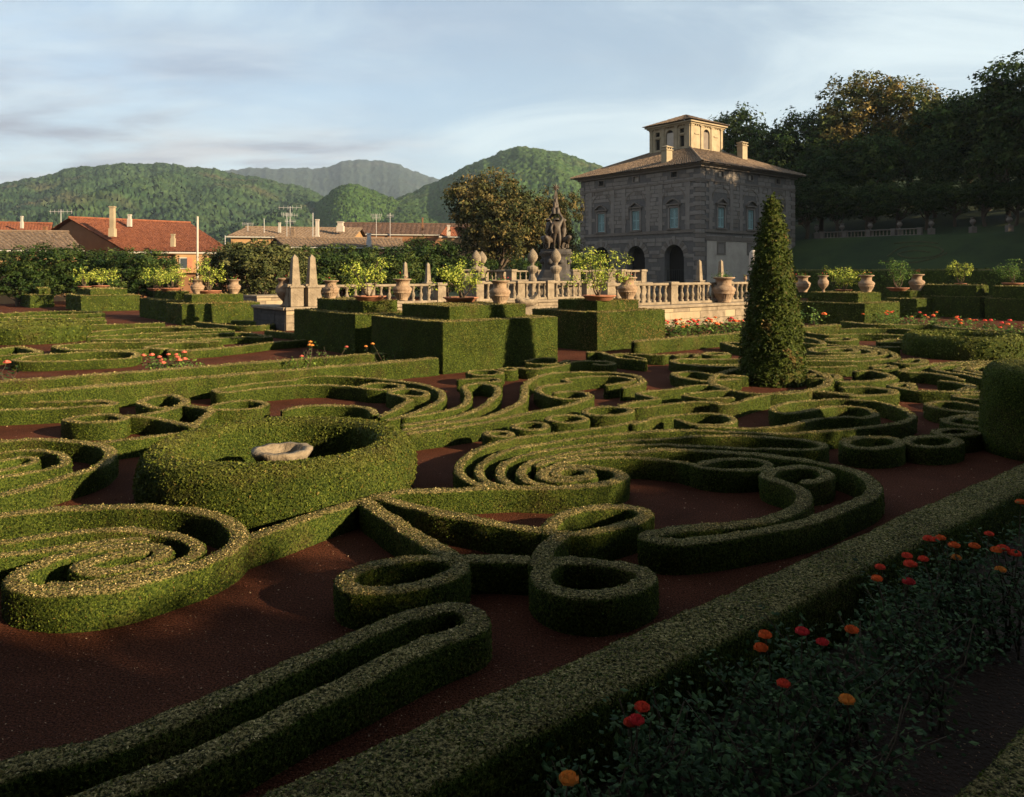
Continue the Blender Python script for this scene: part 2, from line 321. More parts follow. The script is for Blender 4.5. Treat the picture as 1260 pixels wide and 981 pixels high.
# ================================================================ setting: ground
def sheet(name, x0, x1, y0, y1, z, m, nx=1, ny=1, kind='structure', amp=0.0):
    xs = np.linspace(x0, x1, nx+1); ys = np.linspace(y0, y1, ny+1); X, Y = np.meshgrid(xs, ys)
    v = np.c_[X.ravel(), Y.ravel(), np.full(X.size, z)]
    if amp: v[:, 2] += amp * wob(v, 0.9)
    i = np.arange(ny)[:, None]*(nx+1) + np.arange(nx)[None]; i = i.ravel()
    return MB().add(v, np.c_[i, i+1, i+nx+2, i+nx+1], smooth=True).build(name, m, kind=kind)
sheet('ground', -9000, 9000, -700, 9000, -0.02, M_land)
sheet('garden_ground', -60, 75, -30, 95, 0.0, M_soil)
def uvp(u, v): return UV * u + VV * v
def uv_of(p): return float(np.dot(p[:2], UV)), float(np.dot(p[:2], VV))
# loose litter on the gravel
n = 15000; P = np.array([un(x, y) for x, y in zip(rng.uniform(-40, 1300, n), 400 + 640 * rng.random(n)**0.8)]); P[:, 2] = 0.012
lv, lf = leaf_faces(P, np.tile([0, 0, 1.0], (n, 1)), (0.006 + 0.0013 * P[:, 1]) * rng.uniform(.5, 1.5, n), 0.35, True)
cc = np.array([[.22,.11,.07],[.13,.05,.035],[.34,.23,.14],[.05,.018,.014]])[rng.choice(4, n, p=[.3,.3,.2,.2])] * rng.uniform(.7, 1.2, (n, 1))
MB().add(lv, lf, 0, cc).build('fallen_leaf_litter', M_leaf, kind='stuff', label='scattered dry leaf litter on the red gravel between box hedges', cat='leaf litter')

# ================================================================ the clipped parterre
HB = 0.64
def line_uv(pt, d0, d1, axis): a = np.asarray(pt[:2]); return [a + axis*k for k in np.linspace(d0, d1, max(2, int(abs(d1-d0)/2.5)+2))]
def strip(pt, d0, d1, axis, label, wd=0.5, h=HB, **k): return hedge([line_uv(pt, d0, d1, axis)], label, wd, h, name='border_hedge', world=True, **k)
pf = un(700, 785, 0.62); strip(pf - np.r_[VV*0.27, 0], -4.5, 15, UV, 'broad dark straight border hedge between the rose bed and the red gravel', 0.54, 0.64, topk=0.62)
pf = un(1260, 850, 0.5); strip(pf - np.r_[VV*0.3, 0], -2.2, 12, UV, 'dark straight hedge closing the path side of the rose bed', 0.55, 0.5, topk=0.5, cover=.45)
pm = un(537, 435.5, 0.64); strip(pm + np.r_[VV*0.22, 0], -26, 0.0, UV, 'long straight border hedge ending against the tallest stepped topiary block', 0.44)
pm2 = un(452, 430, 0.64); strip(pm2 + np.r_[VV*0.2, 0], -26, 0.6, UV, 'long straight border hedge with yellow roses sprouting behind it', 0.4, 0.6)
pr = un(985, 399.5, 0.62); strip(pr, -11, 3.2, UV, 'straight lit hedge in front of the red roses along the stone pool wall', 0.45, 0.62, warm=0.25)
hedge([T('N', 330,66, 500,80, 700,80, 800,82, 860,95, 1000,106, 1260,122, 1500,135)], 'wavy border hedge below the red roses beyond the far ring hedge', 0.4, 0.6, name='border_hedge')

# near left scroll (spiral) and the arm that leads to the knot
hedge([dict(p=T('A', -300,240, -120,228, 0,215, 200,192, 450,177, 700,173, 900,185, 1060,215, 1150,262, 1180,320, 1130,385, 1000,450, 800,512, 600,565, 400,592, 230,592, 120,570, 72,535, 95,500, 170,460, 300,415, 450,385, 600,368, 760,375, 805,398, 760,432, 650,472, 500,498, 410,482, 405,458, 500,430, 600,405, 680,400), w=0.25),
       dict(p=T('A', -300,395, 0,345, 300,297, 560,281, 780,291, 920,322, 975,370, 930,420, 800,465, 600,518, 400,545, 250,545), w=0.21),
       dict(p=T('A', -300,455, 0,410, 250,378, 550,338, 700,330), w=0.2),
       dict(p=T('A', 1180,330) + T('B', 30,312, 200,258, 400,190, 560,140, 650,115), w=0.27)],
      'tight sunlit box spiral with a curling tip beside the open red gravel', 0.25, 0.38)
# knot of petals
hedge([dict(p=T('B', 590,135, 700,215, 830,300, 950,370, 1040,425), w=0.27),
       dict(p=T('B', 650,118, 800,158, 950,198, 1100,223) + T('E', 0,597, 200,632, 400,667, 540,690), w=0.25),
       dict(p=[(672,652),(690,634),(717,626),(755,622.5),(785,626),(794,635),(775,644),(742,652),(710,656),(682,655)], closed=True, w=0.24),
       dict(p=[(668,700),(685,690),(725,689),(762,694),(790,702),(796,711),(775,724),(735,732.5),(700,730),(675,720),(665,709)], closed=True, w=0.25),
       dict(p=T('C', 455,455, 500,370, 580,300), w=0.26),
       dict(p=[(556,687),(590,686),(612,686),(660,688)], w=0.27),
       dict(p=[(560,690),(525,684),(490,687.5),(455,696),(430,707),(425,717),(442,726),(475,726),(512,720),(545,710),(566,699)], closed=True, w=0.24)],
      'box knot of three looped petals joined at the middle by straight arms', 0.25, 0.38)
# long hairpin in the foreground
hedge([dict(p=[(-60,968),(0,948),(50,933),(125,917),(225,878),(300,846),(350,821),(400,798.5),(450,777),(500,757),(537,747),(568,746),(586,757),(583,770),(552,783),(525,793),(475,816),(425,840),(375,863),(315,895),(225,938),(150,966),(60,1000),(-40,1045)], w=0.27)],
      'long dark hairpin of box hedge running beside the broad border hedge', 0.27, 0.36)
# second scroll: arms, spiral, and the two loops at their far ends
hedge([dict(p=T('E', 1010,152, 900,175, 750,198, 600,213, 450,232, 340,257, 240,292, 168,337, 138,382, 155,427, 230,462, 320,473), w=0.2),
       dict(p=T('E', 1010,204, 850,225, 700,240, 550,262, 420,285, 320,317, 258,357, 238,402, 260,440, 330,468), w=0.19),
       dict(p=T('E', 1010,245, 850,258, 700,273, 560,296, 440,327, 368,360, 342,398, 360,440, 420,470), w=0.19),
       dict(p=T('E', 1010,268, 850,282, 700,303, 580,330, 500,352, 455,385, 445,415, 485,447, 560,464), w=0.2),
       dict(p=T('E', 1010,305, 850,310, 700,326, 590,350, 530,372), w=0.19),
       dict(p=T('E', 1010,330, 900,329, 800,334, 690,347, 620,370), w=0.19),
       dict(p=T('B', 640,120, 760,97, 900,95) + T('E', 120,487, 200,481, 420,473, 600,479, 800,467, 905,443, 945,414, 900,390, 800,375, 700,372, 610,380, 553,402, 560,425, 630,443, 720,440, 790,422), w=0.25),
       ring_px('E', 700, 407, 88, 24, 12)],
      'bright sunlit box spiral with several nested arms sweeping to one side', 0.21, 0.38)
hedge([dict(p=T('E', 985,155) + T('D', 0,87, 100,60, 230,39, 350,34, 450,45, 492,64, 470,84, 380,94, 270,86, 215,66), w=0.19),
       dict(p=T('D', -20,128, 200,116, 400,120, 600,130, 800,130, 950,120, 1100,105, 1260,85) + T('M', 400,512, 468,478, 460,450, 380,405, 250,372, 100,358) + T('L', 1000,348, 800,355, 620,375, 535,402, 530,430, 600,447, 690,440, 800,425, 900,406, 1050,396, 1180,412) + T('M', 200,435, 215,462, 100,484) + T('L', 1100,476, 900,479, 800,490, 720,512, 600,540, 400,550, 200,545, 0,537), w=0.2)],
      'shaded box scroll ending in a large double hook beside the cypress cone', 0.2, 0.38)
hedge([dict(p=T('D', -15,166, 250,149, 450,145, 650,150, 800,158, 910,175, 936,195, 880,210, 750,212, 550,205, 350,195, 150,189, -15,191), w=0.19)],
      'narrow closed hairpin of box between the two dark scrolls', 0.19, 0.38)
hedge([dict(p=T('D', -15,228, 200,215, 350,218, 550,230, 700,250, 850,270, 1000,296, 1130,342, 1185,395, 1150,440, 1050,490, 950,532, 800,577, 600,617, 400,647, 200,667, 90,652, 65,635, 150,615, 350,595, 550,573, 700,540, 800,500, 840,465, 830,420, 770,385, 690,362, 655,337, 690,312, 790,298, 900,305, 950,330, 930,356, 850,368), w=0.25)],
      'large dark box scroll whose inner arm curls into a small ring', 0.25, 0.38)
hedge([dict(p=T('D', -15,248, 100,255, 220,268, 310,286, 380,263, 480,250, 600,258, 662,276, 640,297, 560,309, 450,311, 350,301, 300,287), w=0.2)],
      'thin box arm ending in an oval eye above the open gravel', 0.2, 0.38)
# chain of rings
CH = 'chain of box rings beside the bright spiral'
for (x, y, rx, ry, lb) in ((335,213,62,13,'smallest sunlit box ring at the tip of the chain of rings'), (490,178,80,17,'small shaded box ring, second from the tip of the ring chain'), (670,143,95,19,'shaded box ring, third from the tip of the ring chain')):
    hedge([ring_px('E', x, y, rx, ry)], lb, 0.2, 0.36, group=CH)
hedge([ring_px('K', 390, 492, 165, 32, 12), dict(p=T('K', 500,462, 600,470, 750,448, 900,430, 1050,426, 1240,434) + T('L', 100,384, 230,382, 350,347, 480,320), w=0.2),
       dict(p=T('K', 480,448, 600,420, 745,404, 650,385, 605,366, 690,348, 850,335, 950,315, 1100,306, 1200,320, 1235,342), w=0.2),
       dict(p=T('K', 1240,345, 1130,350, 1000,363, 925,380, 1050,398, 1260,395), w=0.18)],
      'winding box hedge with a ring at one end and a lit zigzag middle', 0.2, 0.38)
# middle S scrolls beyond the first ring hedge
hedge([dict(p=T('J', -120,535, 0,520, 150,490, 280,450, 322,400, 310,350, 292,320, 340,300, 430,295, 520,320, 525,370, 480,420, 380,480, 200,540, 0,570, -120,585), w=0.22),
       dict(p=T('J', -120,618, 0,600, 200,570, 400,540, 550,500, 680,440, 715,380, 722,320, 765,270, 850,236, 960,220) + T('Rr', 540,200, 700,197, 850,205, 960,226, 1000,255, 960,282, 880,300), w=0.24),
       dict(p=T('Rr', 775,287, 870,272, 945,252, 900,236, 780,226, 680,229, 580,240, 490,250, 535,266, 440,281, 350,296, 325,316, 360,345, 450,370, 560,378, 655,368, 655,345, 600,331, 520,328, 440,338), w=0.22),
       dict(p=T('Rr', 655,368, 560,402, 400,437, 250,466) + T('J', 400,575, 200,606, 0,632, -90,645), w=0.23)],
      'sunlit box scrolls fanning out from the ring hedge into an S curve', 0.22, 0.38)
RB = 'small box rings below the stepped topiary'
hedge([ring_px('J', 440, 222, 118, 17), dict(p=T('J', 260,268, 400,262, 520,265, 540,285, 400,288), w=0.2)], 'lit double box ring at the foot of the tallest topiary block', 0.2, 0.38, group=RB)
hedge([ring_px('J', 600, 193, 58, 10)], 'little lit box ring touching the double ring below the topiary', 0.18, 0.38, group=RB)
hedge([dict(p=T('Rr', 200,170, 300,180, 420,165, 530,140), w=0.25), dict(p=T('Rr', 260,140, 400,145, 520,125), w=0.2), dict(p=T('Rr', 250,125, 330,108, 430,110), w=0.2)], 'small fan of combed box ridges at the foot of the topiary block', 0.22, 0.36)
hedge([dict(p=T('Rr', 540,135, 640,128, 760,128, 815,142, 760,155, 690,150), w=0.22)], 'short box hook with a small eye on the lit gravel', 0.22, 0.36)
hedge([dict(p=T('Rr', 655,72, 720,70, 800,92, 860,110, 940,118, 1010,125), w=0.25), dict(p=T('Rr', 820,82, 900,78, 1010,85, 1130,90), w=0.25), dict(p=T('Rr', 890,85, 940,95, 1010,105), w=0.22)],
      'wavy box ribbon in front of the brown patched topiary block', 0.24, 0.4)
# around the first ring hedge, away from the camera
hedge([dict(p=T('Hh', 1258,237, 900,266, 750,290, 655,312, 700,330, 850,320, 1000,302, 1258,282) + T('I', 150,310, 350,306, 480,315, 580,326, 660,338, 760,340, 850,333, 890,318, 860,303, 760,292, 660,300, 590,320), w=0.22),
       dict(p=T('Hh', 1258,237) + T('I', 200,252, 450,246, 700,261, 900,281, 1060,312, 1148,345, 1170,390, 1120,440, 1020,482, 900,522, 800,548), w=0.22),
       dict(p=T('I', 940,412, 900,395, 810,372, 800,355, 870,338, 960,335, 1050,355, 1055,378, 980,388, 880,382), w=0.2),
       dict(p=T('I', 945,408, 900,440, 830,480, 740,520), w=0.21)],
      'sunlit box scroll with two eyes between the ring hedge and the border', 0.22, 0.38)
hedge([dict(p=T('I', 60,478, 200,455, 400,446, 560,452, 660,470, 690,500), w=0.22)], 'short curved hedge just behind the rim of the near ring hedge', 0.22, 0.38)
hedge([dict(p=T('Fr', 330,224, 400,206, 520,200, 605,212, 600,232, 500,240, 400,240), closed=True, w=0.24),
       dict(p=T('Fr', 610,210, 720,196, 800,180, 870,163), w=0.24),
       dict(p=T('Fr', 695,135, 760,108, 850,103, 912,130, 890,153, 820,165, 735,158), closed=True, w=0.24),
       dict(p=T('Fr', 650,212, 780,220, 870,240, 960,262), w=0.22), dict(p=T('Fr', 930,156, 1000,166, 1045,182, 1000,215, 960,250), w=0.24),
       dict(p=T('Hh', 600,468, 700,418, 850,396, 1000,400, 1052,425, 980,457, 800,468), closed=True, w=0.2)],
      'lit box knot of looped petals beyond the near ring hedge', 0.24, 0.38)
hedge([dict(p=T('G', -300,548, 0,538, 300,531, 600,526, 800,522, 885,540, 830,556, 600,566, 300,580, 0,592, -300,606), w=0.24)], 'long narrow hairpin hedge below the straight border', 0.24, 0.38)
hedge([dict(p=T('Fr', -250,350, 0,335, 150,322, 350,330, 480,347, 545,385, 520,430, 440,472, 300,512, 150,557, 0,592, -200,640), w=0.24),
       dict(p=T('Fr', -250,405, 0,385, 100,375, 220,376, 300,395, 325,428, 280,458, 150,482, 0,510, -200,550), w=0.2),
       dict(p=T('Fr', -200,450, 0,428, 100,408, 165,412, 170,430, 100,450, 0,472), w=0.18),
       dict(p=T('Fr', 470,340, 600,322, 700,310, 800,296, 900,285), w=0.24)],
      'half-shaded box spiral left of the near ring hedge', 0.22, 0.38)

# far left compartment
FL = 'clipped box ribbons of the far left compartment'
FLS = [([dict(p=T('O', 115,652, 250,617, 500,596, 800,581, 1000,586, 1070,602, 1000,632, 800,645, 550,653, 300,662), closed=True)], 'long closed box loop beside the pink roses'),
 ([T('O', -100,630, 0,616, 150,602, 305,592, 240,566, 130,546, 0,560, -100,570)], 'box hook beside the far dome-topped ring hedge'),
 ([T('O', 1700,500, 1260,508, 900,512, 600,521, 425,541, 550,566, 800,571, 1000,568, 1260,556, 1400,575, 1700,560)], 'long box hairpin with roses growing at its bend'),
 ([T('O', 690,470, 900,460, 1260,440, 1800,420), T('O', 730,490, 900,490, 1260,492, 1800,470)], 'pair of thin parallel box ribbons past the dome-topped ring'),
 ([T('O', 640,440, 800,425, 1000,405, 1260,395, 1500,385)], 'thin straight box ribbon ahead of the dark stepped block'),
 ([T('O', 270,415, 500,390, 700,378, 1000,370, 1260,362)], 'thin box ribbon rising towards the dark stepped block'),
 ([T('O', -100,410, 0,402, 140,398, 275,395, 300,420)], 'short bent box ribbon with a square end'),
 ([T('O', -100,460, 0,450, 120,430, 270,405)], 'short sloping box ribbon near the dome-topped ring'),
 ([T('O', -100,365, 0,352, 170,345, 280,352, 600,345, 810,343)], 'nearly level box ribbon in front of the shaded blocks'),
 ([T('O', -100,330, 40,322, 300,305, 450,300, 800,285)], 'level box ribbon second from the shaded blocks'),
 ([T('O', -100,290, 30,290, 250,275, 450,270, 780,275)], 'level box ribbon nearest to the shaded blocks'),
 ([T('O', 80,330, 300,325, 600,330, 800,320)], 'lit level box ribbon with a gap behind it'),
 ([T('P', 160,375, 400,362, 620,345, 820,320, 1000,308, 1180,290)], 'long box ribbon running up to the dark block beside the yellow roses'),
 ([T('P', -60,300, 100,300, 300,310, 450,295, 640,285, 800,285, 640,258, 480,262, 300,270, 100,280)], 'pointed box hairpin lying across the far compartment'),
 ([T('P', 100,365, 0,355, 200,325, 390,325)], 'short box ribbon beside the pink roses'),
 ([T('P', -60,230, 150,226, 330,232, 510,232)], 'thin box ribbon at the foot of the brown clipped block'),
 ([T('P', 330,190, 430,200, 560,212, 700,215, 860,200)], 'slanting box ribbon with a bright flat top'),
 ([T('P', 560,182, 700,185, 850,200)], 'flat bright box ribbon beside the pool wall'),
 ([T('P', 780,245, 900,258, 1000,268)], 'short dark box ribbon next to the black-faced block')]
for s, l in FLS: hedge(s, l, 0.29, 0.36, group=FL)

# far right compartment, round and beyond the cypress
FR = 'clipped box scrolls of the far right compartment'
FRS = [([T('N', 780,122, 600,104, 400,103, 200,109, 140,122, 250,136, 400,131, 640,137)], 'long lit hairpin below the wavy border hedge'),
 ([T('N', 510,165, 570,158, 640,160, 640,172, 520,175)], 'small lit oval hedge beside the far ring hedge'),
 ([T('N', 240,155, 330,150, 392,157, 330,165, 240,162)], 'small lit oval hedge inside the long hairpin'),
 ([T('N', 90,140, 200,165, 215,185, 100,178)], 'lit hedge corner just past the cypress cone'),
 ([T('N', 220,180, 350,190, 480,195, 600,195)], 'dark straight ribbon above the comb-like spiral'),
 ([T('N', 600,245, 560,220, 480,203, 330,196, 200,200, 155,212, 200,225, 300,228, 390,222, 380,210, 300,206, 240,213)], 'comb-like lit spiral of box beyond the cypress cone'),
 ([T('N', 360,200, 450,212, 480,228, 300,240, 100,240)], 'first inner arm of the comb-like spiral'),
 ([T('N', 430,205, 520,222, 530,238, 350,252, 100,252)], 'second inner arm of the comb-like spiral'),
 ([T('N', 500,207, 580,232, 590,252, 400,268, 100,268)], 'outer lit arm of the comb-like spiral'),
 ([T('N', 620,268, 680,258, 740,262, 735,278, 660,285, 600,280)], 'lit box loop between the comb-like spiral and the chevrons'),
 ([T('N', 480,300, 540,292, 590,298, 560,312, 490,310)], 'small lit box loop below the comb-like spiral'),
 ([T('N', 130,300, 250,300, 380,295)], 'short ragged box ribbon beside the cypress cone'),
 ([T('N', 395,320, 470,318, 575,345, 560,362, 430,372, 310,375)], 'angled box hedge with a bright end'),
 ([T('N', 150,340, 220,330, 295,342, 280,360, 160,358)], 'half-hidden box loop beside the cypress cone'),
 ([dict(p=T('M', 810,208, 700,182, 560,162, 395,156, 500,126, 640,97, 800,87, 1260,76, 1500,72))], 'outermost lit chevron of the nested box chevrons'),
 ([T('M', 1100,228, 1030,215, 900,187, 720,156, 625,136, 750,107, 1000,97, 1260,90)], 'second of the nested lit box chevrons'),
 ([T('M', 1100,205, 1030,192, 900,167, 790,146, 870,117, 1010,108)], 'third of the nested lit box chevrons'),
 ([T('M', 1100,190, 1030,177, 880,141, 960,112, 1060,108)], 'fourth of the nested lit box chevrons'),
 ([T('M', 1120,165, 1060,152, 1005,132, 1080,106, 1260,98)], 'innermost of the nested lit box chevrons'),
 ([T('M', 470,262, 460,240, 390,236, 325,250, 400,270, 500,285, 800,294, 1060,292, 1300,285), T('M', 690,222, 810,235, 900,262, 820,285)], 'dark winding ribbon below the nested chevrons'),
 ([T('M', 1080,320, 900,315, 770,322, 850,345, 1080,362)], 'dark box hairpin beside the black clipped block'),
 ([dict(p=T('M', 585,375, 700,360, 850,377, 980,405, 1020,430, 950,440, 800,430, 650,413), closed=True)], 'dark closed box loop beside the black clipped block'),
 ([T('M', 1080,440, 950,450, 800,467, 705,495, 850,532, 1080,548), T('M', 1060,475, 960,470, 865,490, 950,510, 1060,512)], 'dark nested hairpin beside the black clipped block'),
 ([ring_px('M', 780, 582, 145, 22)], 'flattened dark box ring half hidden by the black block'),
 ([ring_px('M', 615, 643, 180, 36, 12)], 'wide dark box ring next to the open gravel'),
 ([ring_px('M', 190, 660, 195, 42, 12)], 'thick dark box ring beside the large scroll'),
 ([T('M', -10,262, 150,262, 300,275, 340,290, 320,310, 200,315, 0,322) + T('L', 1100,315, 900,298, 700,288, 520,310)], 'long dark hairpin at the foot of the cypress cone'),
 ([dict(p=[(948+72*math.cos(a), 468+17*math.sin(a)) for a in np.arange(14)*math.pi/7], closed=True)], 'low dark box ring round the foot of the cypress cone'),
 ([T('K', 1350,240, 1200,240, 1000,212, 860,222, 920,252, 1080,277, 1150,270, 1300,262)], 'dark closed box loop in front of the cypress cone'),
 ([T('K', 1340,125, 1100,122, 900,125, 845,138, 950,163, 1100,172, 1340,180), T('K', 1340,160, 1120,168, 1000,160)], 'lit box hairpin left of the cypress cone'),
 ([ring_px('K', 1150, 90, 85, 11)], 'lit box ring near the cypress cone below the pool wall'),
 ([T('K', 890,95, 960,88, 1030,95, 1010,105)], 'small lit box ring below the hedge of the pool wall'),
 ([T('K', 780,98, 830,92, 880,98)], 'stub of lit box hedge in front of the brown patched block'),
 ([T('Q', 930,300, 860,290, 770,290, 840,315, 940,338)], 'lit box hook behind the cypress cone')]
for s, l in FRS:
    k = un(*(s[0]['p'] if isinstance(s[0], dict) else s[0])[0], 0.38)[1]
    hedge(s, l, 0.23 if k < 17 else 0.28, 0.36, group=FR)

# ---------------------------------------------------------------- ring hedges with stone basins
def ring_hedge(cx, cy, r0, r1, h, label, basin_label, cut=None):
    n = max(60, int(900 / cy)); a = np.arange(n) * 2 * math.pi / n; rm = (r0 + r1) / 2; hw = (r1 - r0) / 2
    sec = [(-1, 0), (-1, .4), (-.97, .65), (-.86, .85), (-.6, .96), (-.2, 1.0), (.2, .99), (.6, .91), (.86, .77), (.99, .57), (1.03, .36), (.97, .14), (.86, 0)]
    v = np.zeros((n, len(sec), 3))
    for j, (s, z) in enumerate(sec):
        rr = rm + s * hw; v[:, j] = np.c_[cx + rr*np.cos(a), cy + rr*np.sin(a), np.full(n, z*h)]
    v = v.reshape(-1, 3); v += (0.018 * wob(v, 0.9) + rng.normal(0, .006, len(v)))[:, None] * np.array([1, 1, .6]) * (v[:, 2:3] > .02)
    m = len(sec); i = np.arange(n)[:, None]; j = np.arange(m-1)[None]; i2 = (i+1) % n
    f = np.stack([i*m+j, i2*m+j, i2*m+j+1, i*m+j+1], -1).reshape(-1, 4)[:, ::-1]
    f = np.stack([i*m+j, i*m+j+1, i2*m+j+1, i2*m+j], -1).reshape(-1, 4)
    if np.cross(v[f[4*1+0]][2]-v[f[4]][0], v[f[4]][3]-v[f[4]][1])[2] < 0: f = f[:, ::-1]
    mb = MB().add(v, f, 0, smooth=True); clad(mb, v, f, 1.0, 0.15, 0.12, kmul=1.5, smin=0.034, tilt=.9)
    mb.build('ring_hedge', [M_ring, M_leaf], label=label, cat='hedge', group='thick ring hedges round stone basins')
    # scalloped basin on a short stem
    n = 48; a = np.arange(n) * 2*math.pi/n; mb = MB()
    prof = [(0.16, 0), (0.14, 0.22), (0.18, 0.3), (0.36, 0.42), (0.41, 0.50), (0.41, 0.54), (0.29, 0.545), (0.26, 0.40), (0.0, 0.36)]
    vv = []
    for k, (r, z) in enumerate(prof):
        sc = 1 + (0.055 * np.abs(np.sin(4.5*a)) - 0.03 if r > 0.25 else 0*a); vv.append(np.c_[r*sc*np.cos(a), r*sc*np.sin(a), np.full(n, z) + (0.007*np.sin(9*a) if r > .25 else 0)])
    k = np.arange(n); k2 = (k+1) % n
    mb.add(np.concatenate(vv), np.concatenate([np.c_[q*n+k, q*n+k2, (q+1)*n+k2, (q+1)*n+k] for q in range(len(prof)-1)]), smooth=True)
    mb.build('stone_basin', M_stone, loc=(cx, cy, 0.0), label=basin_label, cat='stone basin', group='scalloped stone basins inside the ring hedges')
d1 = un(347, 531, .78); ring_hedge(d1[0], d1[1], 1.24, 1.84, 0.70, 'thick rounded ring hedge with a stone basin inside, near the box spirals', 'scalloped pale stone basin inside the near ring hedge')
dc = at(1185, 338, 27.6); ring_hedge(dc[0], dc[1], 1.3, 1.95, 0.80, 'thick rounded ring hedge beyond the nested chevrons', 'pale stone basin rim showing inside the far ring hedge')
dl = at(46, 338, 33.5); ring_hedge(dl[0], dl[1], 1.36, 2.05, 0.80, 'dome-topped ring hedge in the far left compartment', 'stone basin hidden inside the dome-topped ring hedge')

# ---------------------------------------------------------------- stepped topiary blocks
def tier(mb, x0, x1, y0, y1, z0, z1, M4, warm, step):
    """clipped rectangular tier in block coordinates, turned into world space by M4"""
    b = 0.05; vs = []; fs = []; off = 0
    def grid(o, a, c):
        nonlocal off
        o, a, c = map(np.array, (o, a, c)); na = max(2, int(np.linalg.norm(a)/step)); nc = max(2, int(np.linalg.norm(c)/step))
        s, t = np.meshgrid(np.linspace(0, 1, na+1), np.linspace(0, 1, nc+1)); p = o + s.ravel()[:, None]*a + t.ravel()[:, None]*c
        i = (np.arange(nc)[:, None]*(na+1) + np.arange(na)[None]).ravel(); vs.append(p); fs.append(np.c_[i, i+1, i+na+2, i+na+1] + off); off += len(p)
    dx, dy, dz = x1-x0, y1-y0, z1-z0
    grid((x0, y0, z0), (dx,0,0), (0,0,dz)); grid((x1, y0, z0), (0,dy,0), (0,0,dz)); grid((x1, y1, z0), (-dx,0,0), (0,0,dz)); grid((x0, y1, z0), (0,-dy,0), (0,0,dz)); grid((x0, y0, z1), (dx,0,0), (0,dy,0))
    v = np.concatenate(vs); f = np.concatenate(fs); v += 0.02 * wob(v, 0.8)[:, None] * (np.array([1, 1, .8])) * (v[:, 2:3] > z0 + .01)
    v = v @ np.array(M4.to_3x3()).T + np.array(M4.translation); mb.add(v, f, 0, smooth=False); return v, f
def block(cx, cy, xl, xr, yt, yt2, inset, label, warm=0.0, base=None, z2=None, umax=None):
    """corner pixel (cx, base row cy), ends of its two visible faces as columns, rows of the tier tops at the corner"""
    c = un(cx, cy); zl = H - (yt - YH) / F * c[1]
    def solve(col, ax): r = (col - CX) / F; return (r*c[1] - c[0]) / (ax[0] - r*ax[1])
    lu = solve(xr, UV); lv = solve(xl, VV); lv = min(lv, 6.5); lu = min(lu, umax or 7.0)
    p2 = c[:2] + (UV + VV) * inset; zt = H - (yt2 - YH) / F * p2[1] if z2 is None else z2
    M4 = Matrix.Rotation(UA, 4, 'Z'); M4.translation = Vector((c[0], c[1], 0))
    root = empty('stepped_topiary', (c[0], c[1], 0), label=label, cat='topiary', group='stepped box topiary blocks carrying pots')
    inv = M4.inverted()
    for nm, (x0, x1, y0, y1, a, b2) in (('lower_tier', (0, lu, 0, lv, 0, zl)), ('upper_tier', (inset, max(lu-inset, inset+.8), inset, max(lv-inset, inset+.8), zl-.1, zt))):
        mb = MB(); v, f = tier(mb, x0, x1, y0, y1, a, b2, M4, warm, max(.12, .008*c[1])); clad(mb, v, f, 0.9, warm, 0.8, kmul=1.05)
        for q in range(len(mb.v)): mb.v[q] = mb.v[q] - np.array([c[0], c[1], 0])
        o = mb.build(nm, [M_core, M_leaf], root)
    return dict(c=c, lu=lu, lv=lv, zt=zt, inset=inset)
BK = {}
BK[1] = block(545, 461, 457, 686, 397, 377.5, .75, 'tallest stepped topiary block with a broad vertical shadow on its sunny side', 0.15)
BK[2] = block(735, 433.5, 655, 818, 385, 370.5, .75, 'stepped topiary block with brown patches on its sunny side', 0.75)
BK[3] = block(437, 438, 362, 520, 387.5, 371, .7, 'stepped topiary block with black shaded faces behind the tallest block', 0.1)
BK[4] = block(224, 400.5, 205, 320, 374.5, 363, .75, 'stepped topiary block with a brown sunny side beside the pool wall', 0.7)
BK[11] = block(205, 396, 159, 236, 370.5, 359.5, .7, 'stepped topiary block with a black face, next to the brown-sided block')
BK[5] = block(100, 384, 62, 172, 364.5, 356, .75, 'low stepped topiary block under yellow-green lemon bushes', 0.3)
BK[6] = block(37, 379, 22, 66, 363.5, 355, .75, 'farthest stepped topiary block beside the sunlit brick pier')
BK[7] = block(1064, 402, 972, 1107, 374, 361, .75, 'stepped topiary block carrying three urns in a row', 0.2)
BK[8] = block(1128, 391, 1090, 1165, 368, 358.5, .75, 'green stepped topiary block beside the block of three urns')
BK[9] = block(1206, 392, 1118, 1226, 366, 351.5, .35, 'shaded stepped topiary block with one lit corner')
BK[10] = block(1278, 396, 1212, 1330, 369, 353, .35, 'shaded stepped topiary block beyond the one with a lit corner')
def drum(cx, cy, r, h, label):
    n = 56; zz = np.array([0, .1, .3, .5, .7, .85, .93, .98, 1.0, 1.0]); rr = np.array([.96, 1, 1.0, .99, .97, .94, .88, .76, .5, .02])
    a = np.arange(n)*2*math.pi/n; v = np.concatenate([np.c_[cx + r*q*np.cos(a), cy + r*q*np.sin(a), np.full(n, h*z)] for q, z in zip(rr, zz)])
    v += 0.03*wob(v, .9)[:, None]*(v[:, 2:3] > .02); k = np.arange(n); f = np.concatenate([np.c_[i*n+k, i*n+(k+1) % n, (i+1)*n+(k+1) % n, (i+1)*n+k] for i in range(len(zz)-1)])
    mb = MB().add(v, f, 0, smooth=True); clad(mb, v, f, .9, 0, .3); return mb.build('clipped_drum', [M_ring, M_leaf], label=label, cat='topiary')
bb = un(1222, 560); drum(bb[0] + .98, bb[1] + .1, .98, 1.5, 'nearly black clipped drum of box just inside the broad border hedge')

